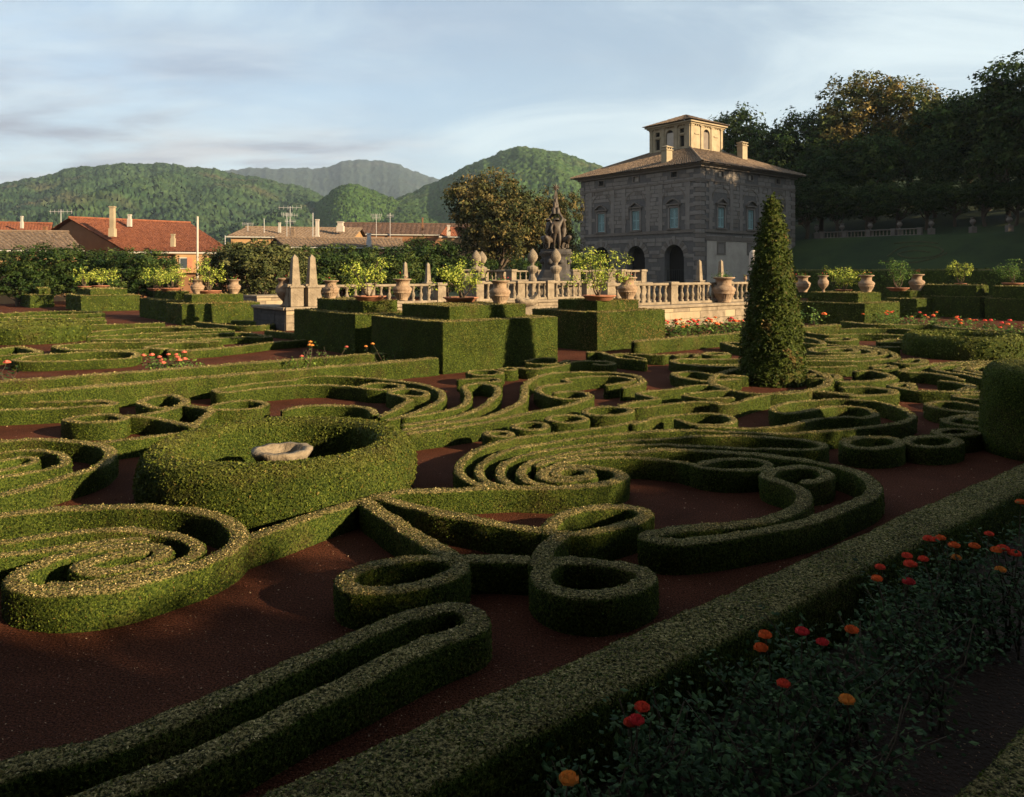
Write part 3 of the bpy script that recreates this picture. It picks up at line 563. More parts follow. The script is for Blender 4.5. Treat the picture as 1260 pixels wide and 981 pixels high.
# ---------------------------------------------------------------- cypress cone
def cone_topiary(cx, cy, r, h):
    n = 64; prof = [(1.0, 0), (1.03, .06), (.94, .2), (.80, .38), (.65, .56), (.50, .72), (.37, .84), (.30, .89), (.19, .91), (.25, .935), (.22, .965), (.12, .985), (0.02, 1.0)]
    zz = np.linspace(0, 1, 46); rr = np.interp(zz, [p[1] for p in prof], [p[0] for p in prof]); a = np.arange(n)*2*math.pi/n
    v = np.concatenate([np.c_[r*q*np.cos(a), r*q*np.sin(a), np.full(n, h*z)] for q, z in zip(rr, zz)])
    ln = np.clip(1 - v[:, 2]/h, .12, 1); v[:, :2] *= (1 + 0.055*wob(v, 1.6) / np.maximum(ln, .4))[:, None]
    k = np.arange(n); f = np.concatenate([np.c_[i*n+k, i*n+(k+1) % n, (i+1)*n+(k+1) % n, (i+1)*n+k] for i in range(45)])
    root = empty('cypress_cone', (cx, cy, 0), label='tall clipped cypress cone with a small knob on top', cat='topiary')
    mb = MB(); w = v + np.array([cx, cy, 0]); mb.add(v, f, 0, smooth=True)
    s = 0.075; wt = qarea(v, f) * 1.5 / (.3*s*s); p, nn, i = sample(v, f, wt, int(wt.sum())); 
    p = p + nn*rng.normal(0.01, 0.05, (len(p), 1)); nn[:, 2] += .6
    lv, lf = leaf_faces(p, nn, s*rng.uniform(.6, 1.4, len(p)), .8); c = C_SIDE[rng.choice(5, len(p), p=[.3, .25, .25, .12, .08])] * rng.uniform(.6, 1.25, (len(p), 1)) * np.array([.62, .66, .7])
    br = (wob(p, 1.1) > .62)[:, None]; c = np.where(br, c*.5 + np.array([.09, .05, .02]), c); mb.add(lv, lf, 1, c)
    mb.build('clipped_foliage', [M_ring, M_leaf], root)
    tv, tf = tube([(0, 0, 0), (0, 0, h*.8)], [.09, .03], 8); MB().add(tv, tf).build('trunk', M_bark, root)
cy_ = at(950, 338, 20.7); cone_topiary(cy_[0], cy_[1], .80, 5.06)
# ================================================================ trees
def copy_tree(o, loc, rz, sc=1.0, parent=None, **k):
    c = o.copy(); COL.objects.link(c); c.parent = parent
    if parent is None: c.location = [float(q) for q in loc]; c.rotation_euler = (0, 0, rz); c.scale = (sc,)*3 if not isinstance(sc, tuple) else sc
    for ch in o.children: copy_tree(ch, None, None, parent=c)
    return tag(c, **k)
PAL = dict(dark=[[.012,.027,.006],[.020,.040,.009],[.030,.052,.011],[.042,.06,.014]], gold=[[.06,.07,.018],[.11,.10,.026],[.18,.13,.038],[.04,.055,.014]],
           oak=[[.042,.046,.014],[.082,.072,.024],[.13,.098,.034],[.026,.032,.010]], mid=[[.024,.046,.010],[.040,.064,.013],[.058,.078,.018],[.016,.032,.008]], olive=[[.07,.08,.025],[.10,.10,.035],[.05,.06,.02],[.035,.045,.015]],
           lemon=[[.19,.25,.03],[.28,.33,.045],[.09,.14,.02],[.38,.40,.08]], lemond=[[.06,.12,.022],[.09,.16,.03],[.04,.085,.018],[.13,.19,.04]], rose=[[.022,.048,.016],[.035,.068,.022],[.016,.036,.013],[.05,.085,.028]])
def crown_leaves(lobes, n_clump, per, clump_r, s, pal, shell=0.55):
    """leaves in clumps spread through ellipsoid lobes (cx,cy,cz,rx,ry,rz)"""
    lobes = np.array(lobes, float); vol = lobes[:, 3]*lobes[:, 4]*lobes[:, 5]; i = rng.choice(len(lobes), n_clump, p=vol**.75/(vol**.75).sum())
    d = rng.normal(size=(n_clump, 3)); d /= np.linalg.norm(d, axis=1)[:, None]; rr = shell + (1.06-shell)*rng.random((n_clump, 1))**.6
    c = lobes[i, :3] + d*rr*lobes[i, 3:]; cr = clump_r * rng.uniform(.6, 1.4, n_clump)
    pc = np.array(PAL[pal]); cc = pc[rng.choice(len(pc), n_clump)] * rng.uniform(.75, 1.25, (n_clump, 1))
    j = np.repeat(np.arange(n_clump), per); e = rng.normal(size=(len(j), 3)); e /= np.linalg.norm(e, axis=1)[:, None]
    p = c[j] + e * (cr[j]*rng.random(len(j))**.45)[:, None] * np.array([1, 1, .75]); nn = e*.7 + d[j]*.8 + np.array([0, 0, .5])
    v, f = leaf_faces(p, nn, s*rng.uniform(.6, 1.4, len(j)), .8); col = cc[j] * rng.uniform(.7, 1.35, (len(j), 1))
    return v, f, col
def limb(p0, p1, r0, r1, bend=.12, n=6):
    p0, p1 = np.array(p0, float), np.array(p1, float); t = np.linspace(0, 1, n)[:, None]; L = np.linalg.norm(p1-p0)
    path = p0 + (p1-p0)*t + np.sin(t*math.pi)*rng.normal(0, bend*L, 3)*np.array([1, 1, .3]); return tube(path, np.linspace(r0, r1, n), 7)
def make_tree(name, h, r, trunk_h, pal, n_clump, per, clump_r, s, seed, nl=7, flat=.8, **k):
    global rng; keep = rng; rng = np.random.default_rng(seed)
    root = empty(name, (0, 0, 0), **k); lobes = [(0, 0, trunk_h + (h-trunk_h)*.52, r*.72, r*.72, (h-trunk_h)*.47)]
    for i in range(nl):
        a = i*2.4 + rng.uniform(-.4, .4); q = rng.uniform(.35, .68)*r; z = trunk_h + (h-trunk_h)*rng.uniform(.25, .82); lr = r*rng.uniform(.34, .52)
        lobes.append((q*math.cos(a), q*math.sin(a), z, lr, lr, lr*flat))
    mb = MB(); tr = 0.022*h; v, f = limb((0, 0, -.6), (rng.normal(0, .3), rng.normal(0, .3), trunk_h + (h-trunk_h)*.55), tr*1.3, tr*.3, .03, 8); mb.add(v, f, smooth=True)
    for L in lobes[1:]:
        z0 = trunk_h*rng.uniform(.75, 1.15); v, f = limb((0, 0, z0), (L[0]*.95, L[1]*.95, L[2]), tr*.5, tr*.1); mb.add(v, f, smooth=True)
    mb.build('trunk', M_bark, root)
    v, f, c = crown_leaves(lobes, n_clump, per, clump_r, s, pal); MB().add(v, f, 0, c).build('crown', M_leaf, root)
    rng = keep; return root
# ---- wooded slope on the right: lawn bank, terrace and hillside as one terrain
def hill_z(u):
    return np.where(u < 88, 0, np.where(u < 107, (u-88)*.42, np.where(u < 111, 7.98, 7.98 + (u-111)*.30)))
us = np.r_[np.linspace(86, 113, 28), np.linspace(116, 300, 20)]; vs_ = np.linspace(-160, 120, 60)
Ug, Vg = np.meshgrid(us, vs_); v = np.c_[Ug.ravel()*UV[0] + Vg.ravel()*VV[0], Ug.ravel()*UV[1] + Vg.ravel()*VV[1], hill_z(Ug.ravel()) + .01 + .0*Ug.ravel()]
v[:, 2] += np.where(Ug.ravel() > 114, .6*wob(v, .05), 0); i = (np.arange(59)[:, None]*48 + np.arange(47)[None]).ravel()
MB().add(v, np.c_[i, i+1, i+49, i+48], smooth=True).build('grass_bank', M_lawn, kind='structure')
WG = 'tall trees of the grove on the wooded slope'
protoA = make_tree('grove_tree', 24, 8.5, 6, 'dark', 420, 26, 1.5, .62, 1, 9); protoB = make_tree('grove_tree', 25, 8, 7, 'gold', 400, 26, 1.4, .6, 2, 9); protoC = make_tree('grove_tree', 22, 9, 5, 'mid', 430, 26, 1.5, .62, 3, 10)
used = {}
def put(proto, px, Y, ytop, label, group, h0, rz=None, sxy=1.0, zb=None):
    p = at(px, ytop, Y); u = p[0]*UV[0] + p[1]*UV[1]; z0 = float(hill_z(np.array(u))) if zb is None else zb; sc = (p[2]-z0)/h0
    rz = rng.uniform(0, 6.28) if rz is None else rz
    if proto not in used:
        used[proto] = 1; proto.location = (p[0], p[1], z0); proto.rotation_euler = (0, 0, rz); proto.scale = (sc*sxy, sc*sxy, sc); return tag(proto, label, 'tree', group)
    return copy_tree(proto, (p[0], p[1], z0), rz, (sc*sxy, sc*sxy, sc), label=label, cat='tree', group=group)
for pr_, px, Y, yt, l in ((protoA, 905, 142, 128, 'rounded green tree rising behind the villa lantern'), (protoC, 948, 136, 150, 'low-crowned green tree beside the villa roof'), (protoA, 985, 132, 133, 'dark green tree between the villa and the golden crown'),
    (protoB, 1045, 130, 96, 'tree with a gold-tinted crown standing above the dark slope'), (protoB, 1120, 126, 100, 'yellowing tree lit by the sun above the dark grove'), (protoA, 1165, 122, 112, 'dark tree next to the yellowing crown'),
    (protoC, 1215, 112, 88, 'tall dark tree of the grove close to the upper balustrade'), (protoA, 1268, 106, 58, 'tallest dark tree of the grove'), (protoC, 1075, 120, 150, 'dense dark tree under the gold-tinted crown'), (protoA, 1010, 122, 175, 'dense dark tree behind the upper balustrade beside the villa'),
    (protoA, 1150, 114, 165, 'dense dark tree above the lawn parterre'), (protoC, 1240, 104, 150, 'dense dark tree above the upper urns')): put(pr_, px, Y, yt, l, WG, 24)
UNDER = 'low dark understorey trees filling the grove'
for px, Y, yt in ((960,124,215),(992,118,225),(1030,116,220),(1068,113,225),(1105,112,215),(1140,109,222),(1175,107,215),(1212,104,215),(1250,101,220),(1285,99,210),(1320,97,150),(1010,132,165),(1090,130,160),(1190,120,160)):
    put(protoC if px % 2 else protoA, px, Y, yt, 'low dark understorey tree of the shaded grove', UNDER, 24, sxy=1.35)
# the grove goes on outside the frame, towards the sun: these trees shade the foreground, the lawn and the villa
SH = 'tall trees of the grove beside and behind the viewpoint'
def P2(p, a): return np.array([p*.67 - a*.74, p*.74 + a*.67])
for i, u_ in enumerate(np.arange(-30, 66, 8)):
    q = uvp(u_ + rng.uniform(-1, 1), -38); hh = 15.2 + rng.uniform(-1.5, .8)
    copy_tree((protoA, protoC, protoB)[i % 3], (q[0], q[1], 0), rng.uniform(0, 6), hh/24, label='tall leafy tree of the outer row bounding the garden towards the sun', cat='tree', group=SH)
for i, (x, y, hh) in enumerate(((62,70,29.5),(66,75,29.5),(70,79,28.5),(75,83,27),(80,87,26),(85,91,25),(90,95,24),(68,70,29.5),(73,75,27),(78,79,26),(83,83,26),(88,87,25),(78,60,29),(88,72,29),(94,64,30),(66,50,24),(80,46,26),(96,90,29),(100,76,30))):
    u = x*UV[0] + y*UV[1]; z0 = float(hill_z(np.array(u))); copy_tree((protoA, protoC)[i % 2], (x, y, z0), i*1.3, (1.25, 1.25, hh/24), label='tall grove tree on the bank towards the sun', cat='tree', group=SH)

for i, (p, a, hh) in enumerate(((-13, 4, 19), (-14, -7, 20), (-13, -17, 20), (-22, 10, 21), (-23, -4, 22), (-24, -16, 22), (-14, -27, 21), (-12, 14, 17), (-11, -12, 21), (-12, -2, 20), (-17, 2, 22), (-18, -11, 23), (-18, -22, 23), (-13, 9, 18), (-20, 18, 20), (-28, 4, 24))):  # added to lower ambient light: unseen crowns blocking the sky behind the viewpoint
    q = P2(p, a); copy_tree((protoA, protoC)[i % 2], (q[0], q[1], 0), i*1.1, (.98, .98, hh/24), label='added unseen tree close behind the viewpoint, blocking sky light', cat='tree', group=SH)
plane = make_tree('added_plane_tree', 27, 9.5, 13, 'dark', 620, 26, 1.5, .62, 41, 10, label='added unseen high-crowned plane tree blocking sky light over the viewpoint', cat='tree', group='added sky-blocking plane trees over the viewpoint')  # added out of view: crowns block overhead sky, low sun passes beneath
for i, (u_, v_) in enumerate(((6, -8), (-4, -7.5), (-14, -7), (3, -18), (-8, -18), (-18, -17), (10, -14), (-22, -4))):
    q = uvp(u_, v_); 
    if i == 0: plane.location = (q[0], q[1], 0)
    else: copy_tree(plane, (q[0], q[1], 0), i*1.7, 1.0)
# ---- dark evergreen oak left of the villa, laurels along the garden wall
oak = make_tree('evergreen_oak', 14, 6.6, 3, 'oak', 900, 32, .85, .34, 11, 12, .85, label='large brownish evergreen oak behind the fountain', cat='tree')
p = at(610, 212, 92); oak.location = (p[0], p[1], 0); sc = p[2]/14; oak.scale = (sc*.92, sc*.92, sc)
oak2 = make_tree('evergreen_oak', 14, 5.5, 3, 'oak', 700, 30, .8, .34, 12, 9, .85, label='smaller dark evergreen oak between the big oak and the villa', cat='tree'); p = at(672, 236, 96); oak2.location = (p[0], p[1], 0); sc = p[2]/14; oak2.scale = (sc*.8, sc*.8, sc)
LG = 'dense evergreen shrubs along the garden edge'
lau = [make_tree('laurel_shrub', 6, 2.7, .4, pl, 330, 30, .5, .21, 20+i, 9, 1.0) for i, pl in enumerate(('mid', 'olive', 'dark'))]
def bush(i, px, Y, yt, l, sxy=1.0, zb=0):
    put(lau[i], px, Y, yt, l, LG, 6, sxy=sxy, zb=zb)
for i, px, Y, yt, l in ((2,22,68,303,'dark evergreen shrub beside the brick pier'),(2,58,70,300,'dark evergreen shrub, second along from the brick pier'),(2,92,71,302,'dark evergreen shrub under the umber gable wall'),(0,128,72,304,'evergreen shrub behind the first yellow-green lemon bushes'),
    (2,160,70,306,'dark evergreen shrub under the white eaves of the red-roofed house'),(0,188,72,304,'evergreen shrub left of the shuttered house window'),(1,285,66,298,'olive-toned shrub right of the pale pole'),(1,318,64,294,'tall olive-toned shrub left of the pale obelisks'),(1,345,66,300,'olive-toned shrub just behind the pale obelisks'),
    (0,385,78,299,'green shrub behind the pair of pale obelisks'),(0,420,80,297,'bright green shrub behind the tall lemon tree'),(0,455,82,300,'green shrub under the tan roofs'),(0,490,84,299,'green shrub beside the tall round tree'),(2,520,88,292,'dark green shrub below the brown wall roof'),(2,550,90,298,'dark green shrub near the evergreen oak'),(2,590,84,316,'dark shrub at the foot of the evergreen oak'),(2,640,84,318,'dark shrub behind the stone pine cones'),(2,710,80,312,'dark shrub between the fountain and the villa')): bush(i, px, Y, yt, l, 1.25)

rs = np.random.default_rng(5); HP = [(-40, 7.3), (2, 6.8), (7, 6.5), (10, 6.3), (13.5, 5.9), (15.5, 6.7), (17.5, 6.9), (19, 6.3), (24, 6.2), (27, 6.5), (30, 6.1), (40, 6.0), (70, 7)]
for i, p in enumerate(np.arange(-30, 62, 1.9)):
    for k in (0, 1):
        pp = p + rs.uniform(-.4, .4) + .95*k; q = uvp(pp, -10 - 2.2*k + rs.uniform(-.3, .3)); hh = float(np.interp(pp, [a[0] for a in HP], [a[1] for a in HP])) + .75*k + rs.uniform(-.35, .3)
        copy_tree(lau[(i+k) % 3], (q[0], q[1], 0), rs.uniform(0, 6), (hh/6*.85, hh/6*.85, hh/6), label='dense evergreen of the screen along the garden edge towards the sun', cat='tree', group='evergreen screen beside the viewpoint')
# ================================================================ far hills
def hill(name, sky, Yr, Yf, pal, nx, ny, amp, seed, zf=0.0):
    r = np.random.default_rng(seed); xs = np.linspace(sky[0][0], sky[-1][0], nx); ys = np.interp(xs, [s[0] for s in sky], [s[1] for s in sky])
    k = np.ones(9)/9; ys = np.convolve(np.pad(ys, 4, 'edge'), k, 'valid') + .9*np.sin(xs*.11+seed) + .6*np.sin(xs*.27+2*seed) + .4*np.sin(xs*.61)
    t = np.r_[np.linspace(0, 1, ny), [1.15, 1.35]]; X, Tt = np.meshgrid(xs, t); Yy = Yf + (Yr-Yf)*Tt; Zr = H + (YH-ys)/F*Yr
    prof = np.where(Tt <= 1, .12 + .88*np.sin(np.clip(Tt, 0, 1)*math.pi/2)**1.1, np.cos((Tt-1)*1.6)/np.maximum(Yy/Yr, 1))
    Xw = (X-CX)/F*Yy; Z = H + (Zr[None]-H)/Yr*Yy*prof - 30*(Tt == 0)
    big = (np.sin(Xw/Yr*38+seed) * np.sin(Tt*5+seed*2+Xw/Yr*9) + .6*np.sin(Xw/Yr*81+Tt*7)) * amp*8.0*np.sin(np.clip(Tt, 0, 1)*math.pi)*(1-.8*np.clip(Tt, 0, 1))
    Z = Z + big + r.uniform(-1, 1, Z.shape)*amp*np.where(Tt >= .99, .55, 1)
    v = np.c_[(Xw + r.normal(0, amp*.5, Z.shape)).ravel(), (Yy + r.normal(0, amp*.6, Z.shape)).ravel(), Z.ravel()]
    m = len(t); i = (np.arange(m-1)[:, None]*nx + np.arange(nx-1)[None]).ravel(); f = np.c_[i, i+1, i+nx+1, i+nx]
    pc = np.array(pal); cen = v[f].mean(1); g = wob(cen/Yr*22, 1.0)*.5+.5; c = pc[0]*(1-g[:, None]) + pc[1]*g[:, None]
    b = np.clip(wob(cen/Yr*9+3, 1.0)*1.6-.6, 0, 1)[:, None]*.6; c = c*(1-b) + np.array(pal[2])*b; c = c*r.uniform(.6, 1.4, (len(f), 1))
    return MB().add(v, f, 0, c, True).build(name, M_canopy, kind='structure')
GR = [(.016,.038,.017), (.042,.070,.026), (.085,.060,.035)]
hill('wooded_hill', [(-140,240),(-60,232),(0,226),(40,221),(80,209),(110,205),(160,202),(200,202),(240,206),(280,212),(330,222),(370,230),(400,243),(430,262),(470,280)], 2100, 700, GR, 380, 130, 3.6, 1)
hill('distant_mountain', [(230,222),(280,209),(330,207),(370,208),(400,206),(430,198),(455,196),(490,203),(515,212),(545,224),(600,236),(680,245),(800,250)], 5200, 3000, [(.018,.030,.030),(.030,.044,.036),(.06,.05,.045)], 300, 70, 5.0, 2)
hill('conical_hill', [(330,292),(365,272),(390,250),(410,235),(428,227),(445,228),(465,238),(485,246),(520,262),(560,285)], 1500, 900, [(.022,.05,.013),(.042,.075,.018),(.05,.07,.02)], 220, 120, 2.4, 3)
hill('green_ridge', [(430,275),(480,248),(510,237),(540,222),(570,208),(600,194),(625,184),(650,181),(680,186),(705,193),(730,202),(760,215),(820,235),(900,250),(1000,262),(1200,270)], 1800, 700, [(.022,.048,.015),(.042,.072,.02),(.065,.065,.028)], 380, 130, 3.2, 4)
# ================================================================ villa
def tiled_roof(mb, e0, e1, r0, r1, ncol, nrow, lift=.09, m=0):
    """rows of barrel tiles between an eave line e0-e1 and a ridge line r0-r1"""
    e0, e1, r0, r1 = (np.array(q, float) for q in (e0, e1, r0, r1)); nn = np.cross(e1-e0, (r0+r1)/2-(e0+e1)/2); nn /= np.linalg.norm(nn)
    if nn[2] < 0: nn = -nn
    k = 4; S = np.linspace(0, 1, ncol*k+1); tt = np.repeat(np.linspace(0, 1, nrow+1), 2)[1:-1]; st = np.tile([1.0, 0.0], nrow)
    bump = np.abs(np.sin(np.arange(ncol*k+1)*math.pi/k)); 
    P = (e0 + (e1-e0)*S[:, None])[None]*(1-tt[:, None, None]) + (r0 + (r1-r0)*S[:, None])[None]*tt[:, None, None]
    P = P + nn*((bump*lift)[None, :, None] + (st*.045)[:, None, None]); P += rng.normal(0, .012, P.shape)
    n = len(S); i = (np.arange(len(tt)-1)[:, None]*n + np.arange(n-1)[None]).ravel(); mb.add(P.reshape(-1, 3), np.c_[i, i+1, i+n+1, i+n], m, smooth=False)
VC = at(862, 200, 100.0); VL = 22.3; VZ = 17.15
villa = empty('villa', (VC[0], VC[1], 0), UA, label='square grey stone villa with tiled hip roof and a lit lantern tower', cat='building')
def fR(s, z, d=0.0): return (s, -d, z)
def fL(s, z, d=0.0): return (-d, s, z)
def fbox(mb, fn, s0, s1, z0, z1, d0, d1, m=0):
    a, b = fn(s0, z0, d0), fn(s1, z1, d1); mb.add(*box(min(a[0], b[0]), max(a[0], b[0]), min(a[1], b[1]), max(a[1], b[1]), min(z0, z1), max(z0, z1)), m)
def wall_face(mb, fn, L, Z, ops, depth=.5, z00=0.0):
    ss = sorted({0.0, L} | {o[0] for o in ops} | {o[1] for o in ops}); zs = sorted({z00, Z} | {o[2] for o in ops} | {o[3] for o in ops})
    for a, b in zip(ss[:-1], ss[1:]):
        for c, d in zip(zs[:-1], zs[1:]):
            if any(o[0] <= a and b <= o[1] and o[2] <= c and d <= o[3] for o in ops): continue
            mb.poly([fn(a, c), fn(b, c), fn(b, d), fn(a, d)])
    for o in ops:
        s0, s1, z0, z1, arch = o; out = [(s0, z0), (s0, z1), (s1, z1), (s1, z0)]
        if arch:
            r = (s1-s0)/2; n = 12; arc = [((s0+s1)/2 - r*math.cos(k*math.pi/n), z1 - r + r*math.sin(k*math.pi/n)) for k in range(n+1)]
            for p, q in zip(arc[:-1], arc[1:]): mb.poly([fn(*p), fn(*q), fn(q[0], z1), fn(p[0], z1)])
            out = [(s0, z0)] + arc + [(s1, z0)]
        for p, q in zip(out[:-1], out[1:]): mb.poly([fn(p[0], p[1]), fn(q[0], q[1]), fn(q[0], q[1], -depth), fn(p[0], p[1], -depth)])
WIN = [4.35, 11.15, 17.95]
opsL = [(s-1.65, s+1.65, 0, 6.7, True) for s in WIN] + [(s-.73, s+.73, 8.95, 11.65, False) for s in WIN] + [(s-.5, s+.5, 15.8, 16.5, False) for s in WIN]
opsR = [(s-.73, s+.73, 8.95, 11.65, False) for s in WIN] + [(s-.5, s+.5, 15.8, 16.5, False) for s in WIN] + [(s-.75, s+.75, 5.5, 6.9, False) for s in WIN]
for fn, ops in ((fL, opsL), (fR, opsR)):
    mb = MB(); wall_face(mb, fn, VL, VZ, ops, 1.1); mb.build('wall', M_joint, villa)
mb = MB(); mb.poly([(VL, 0, 0), (VL, VL, 0), (VL, VL, VZ), (VL, 0, VZ)]); mb.poly([(0, VL, 0), (VL, VL, 0), (VL, VL, VZ), (0, VL, VZ)]); mb.build('wall', M_pep, villa)
# dark rooms behind the openings
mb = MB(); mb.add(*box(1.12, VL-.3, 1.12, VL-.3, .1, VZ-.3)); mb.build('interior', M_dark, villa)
for fn, ops, zmin in ((fL, opsL, .4), (fR, opsR, 7.4)):
    mb = MB(); z = zmin; row = 0
    while z < 16.6:
        ch = .56; s = 1.0 + (0.7 if row % 2 else 0)
        while s < VL-1.0:
            w_ = rng.uniform(1.0, 2.1); e = min(s+w_, VL-1.0)
            hit = any(o[0]-.25 < e and s < o[1]+.25 and o[2]-.25 < z+ch and z < o[3]+(1.4 if o[3] > 10 and o[3] < 12 else .2) for o in ops) or (8.2 < z+ch and z < 8.9)
            if not hit and e-s > .3:
                d = .05 + rng.uniform(0, .03); fbox(mb, fn, s+.035, e-.035, z+.04, z+ch-.04, -.02, d, 1 if rng.random() < .10 else 0)
            s = e
        z += ch; row += 1
    mb.build('ashlar_blocks', [M_pep, M_pepd], villa, kind='stuff')
# quoins, one stone each
q1 = MB().add(*bbox(-.10, 1.1, -.10, .75, 0, .55, .03)).mesh('quoin', [M_pepd]); q2 = MB().add(*bbox(-.101, .75, -.101, 1.1, 0, .55, .03)).mesh('quoin', [M_pep])
for k in range(26):
    link('quoin', (q1, q2)[k % 2], villa, (0, 0, .3+k*.6), 0)
    link('quoin', (q1, q2)[k % 2], villa, (0, VL, .3+k*.6), -math.pi/2)
    if k > 9: link('quoin', (q1, q2)[k % 2], villa, (VL, 0, .3+k*.6), math.pi/2)
def window(fn, s, z0=8.95, z1=11.65, tri=False):
    mb = MB()
    for a, b, c, d in ((s-.98, s-.73, z0-.05, z1+.25), (s+.73, s+.98, z0-.05, z1+.25), (s-.73, s+.73, z1, z1+.25)): fbox(mb, fn, a, b, c, d, -.05, .13)
    o = mb.build('window_frame', M_pep, villa)
    mb = MB(); fbox(mb, fn, s-1.15, s+1.15, z0-.24, z0-.055, -.05, .26); mb.build('sill', M_pepd, o)
    mb = MB(); fbox(mb, fn, s-1.25, s+1.25, z1+.36, z1+.55, -.05, .34)
    n = 10; pts = [(s-1.2+2.4*k/n, z1+.56 + (.72*(1-abs(2*k/n-1)) if tri else .72*math.sin(k*math.pi/n)**.8)) for k in range(n+1)]
    for p, q in zip(pts[:-1], pts[1:]):
        mb.poly([fn(p[0], p[1], .38), fn(q[0], q[1], .38), fn(q[0], q[1]-.16, .38), fn(p[0], p[1]-.16, .38)]); mb.poly([fn(p[0], p[1], .38), fn(q[0], q[1], .38), fn(q[0], q[1], 0), fn(p[0], p[1], 0)]); mb.poly([fn(p[0], p[1]-.16, .38), fn(q[0], q[1]-.16, .38), fn(q[0], q[1]-.16, 0), fn(p[0], p[1]-.16, 0)])
    for g in (-.9, .9): fbox(mb, fn, s+g-.12, s+g+.12, z1+.05, z1+.36, -.05, .22)
    mb.build('pediment', M_pepd, o)
    for a, b in ((s-.72, s-.02), (s+.02, s+.72)):
        mb = MB(); 
        for x0, x1 in ((a, a+.09), (b-.09, b)): fbox(mb, fn, x0, x1, z0+.02, z1-.02, -.14, -.08)
        for c in (z0+.02, (z0+z1)/2-.05, z1-.14): fbox(mb, fn, a+.09, b-.09, c, c+.12, -.14, -.081)
        for k in range(18):
            zc = z0+.18+k*(z1-z0-.36)/17; fbox(mb, fn, a+.09, b-.09, zc-.055, zc+.03, -.125, -.10)
        mb.build('shutter', M_shut, o)
for k, s in enumerate(WIN): window(fL, s, tri=(k == 1)); window(fR, s, tri=(k == 0))
for fn in (fL, fR):
    for s in WIN:
        mb = MB()
        for a, b, c, d in ((s-.65, s-.5, 15.65, 16.65), (s+.5, s+.65, 15.65, 16.65), (s-.5, s+.5, 16.5, 16.65), (s-.5, s+.5, 15.65, 15.8)): fbox(mb, fn, a, b, c, d, -.05, .08)
        fbox(mb, fn, s-.5, s+.5, 15.8, 16.5, -.3, -.25, 1); mb.build('attic_window', [M_pepd, M_plas if (fn is fR and s < 12) or s == 11.15 else M_dark], villa)
    mb = MB(); fbox(mb, fn, .8, VL-.8, 8.25, 8.66, -.02, .14); mb.build('string_course', M_pepd, villa)
    mb = MB(); fbox(mb, fn, -.1, VL+.1, 14.95, 15.25, -.02, .16); mb.build('frieze_moulding', M_pepd, villa)
    mb = MB(); fbox(mb, fn, -.35, VL+.35, 16.75, 17.0, -.02, .38); fbox(mb, fn, -.6, VL+.6, 17.002, 17.15, -.02, .66); mb.build('cornice', M_pepd, villa)
    for s in (2.05, 6.65, 8.85, 13.45, 15.65, 20.25):
        mb = MB(); fbox(mb, fn, s-.34, s+.34, 8.68, 14.3, -.02, .095); fbox(mb, fn, s-.44, s+.44, 14.3, 14.93, -.02, .15); mb.build('pilaster', M_pep, villa)
    for s in WIN:
        mb = MB(); r = 1.75; zc = 12.9
        for k in range(12):
            a0, a1 = k*math.pi/12, (k+1)*math.pi/12; P4 = [(s-r*math.cos(a), zc+r*.85*math.sin(a)) for a in (a0, a1)]; Q4 = [(s-(r+.16)*math.cos(a), zc+(r+.16)*.85*math.sin(a)) for a in (a0, a1)]
            mb.add([fn(*P4[0], .11), fn(*P4[1], .11), fn(*Q4[1], .11), fn(*Q4[0], .11), fn(*P4[0], 0), fn(*P4[1], 0), fn(*Q4[1], 0), fn(*Q4[0], 0)], [[0,1,2,3],[0,4,5,1],[3,2,6,7]])
        mb.build('blind_arch', M_pepd, villa)
for s in WIN:                                                        # ground-floor arches
    n = 13
    for k in range(n):
        a0, a1 = k*math.pi/n, (k+1)*math.pi/n; r = 1.66; rr = 2.45 + (.35 if k == n//2 else 0); z = 6.7-1.65; g = .015
        p = [fL(s-q*math.cos(a), z+q*math.sin(a), d) for d in (-.02, .09) for q, a in ((r, a0+g), (r, a1-g), (rr, a1-g), (rr, a0+g))]
        MB().add(p, BOXF).build('voussoir', (M_pep, M_pepd)[k % 2], villa)
    mb = MB()
    for k in range(9): mb.add(*tube([fL(s-1.5+k*.375, 0, -.5), fL(s-1.5+k*.375, 3.3, -.5)], .03, 5))
    for z in (.4, 1.8, 3.3): mb.add(*tube([fL(s-1.65, z, -.5), fL(s+1.65, z, -.5)], .03, 5))
    mb.build('iron_gate', M_iron, villa)
mb = MB(); fbox(mb, fR, 1.3, VL-.8, .0, 7.15, -.02, .05); fbox(mb, fR, .9, VL-.8, 7.15, 7.75, -.02, .10, 1); mb.build('plaster_panel', [M_plas, M_pepd], villa)
for s in WIN:
    mb = MB()
    for a, b, c, d in ((s-.95, s-.7, 5.3, 7.1), (s+.7, s+.95, 5.3, 7.1), (s-.7, s+.7, 6.85, 7.1), (s-.7, s+.7, 5.3, 5.55)): fbox(mb, fR, a, b, c, d, 0, .12)
    fbox(mb, fR, s-.7, s+.7, 5.55, 6.85, 0, .07, 1); mb.build('blind_window', [M_pepd, M_pep], villa)
ov = 1.15; b0, b1 = 11.15-3.8+.2, 11.15+3.8+.2; ze = 17.2; zb = 20.9
mb = MB(); co = [(-ov, -ov, ze), (VL+ov, -ov, ze), (VL+ov, VL+ov, ze), (-ov, VL+ov, ze)]; ci = [(b0, b0, zb), (b1, b0, zb), (b1, b1, zb), (b0, b1, zb)]
for k in range(4): tiled_roof(mb, co[k], co[(k+1) % 4], ci[k], ci[(k+1) % 4], 58, 22, .10)
rf = mb.build('roof', M_tile, villa, kind='stuff')
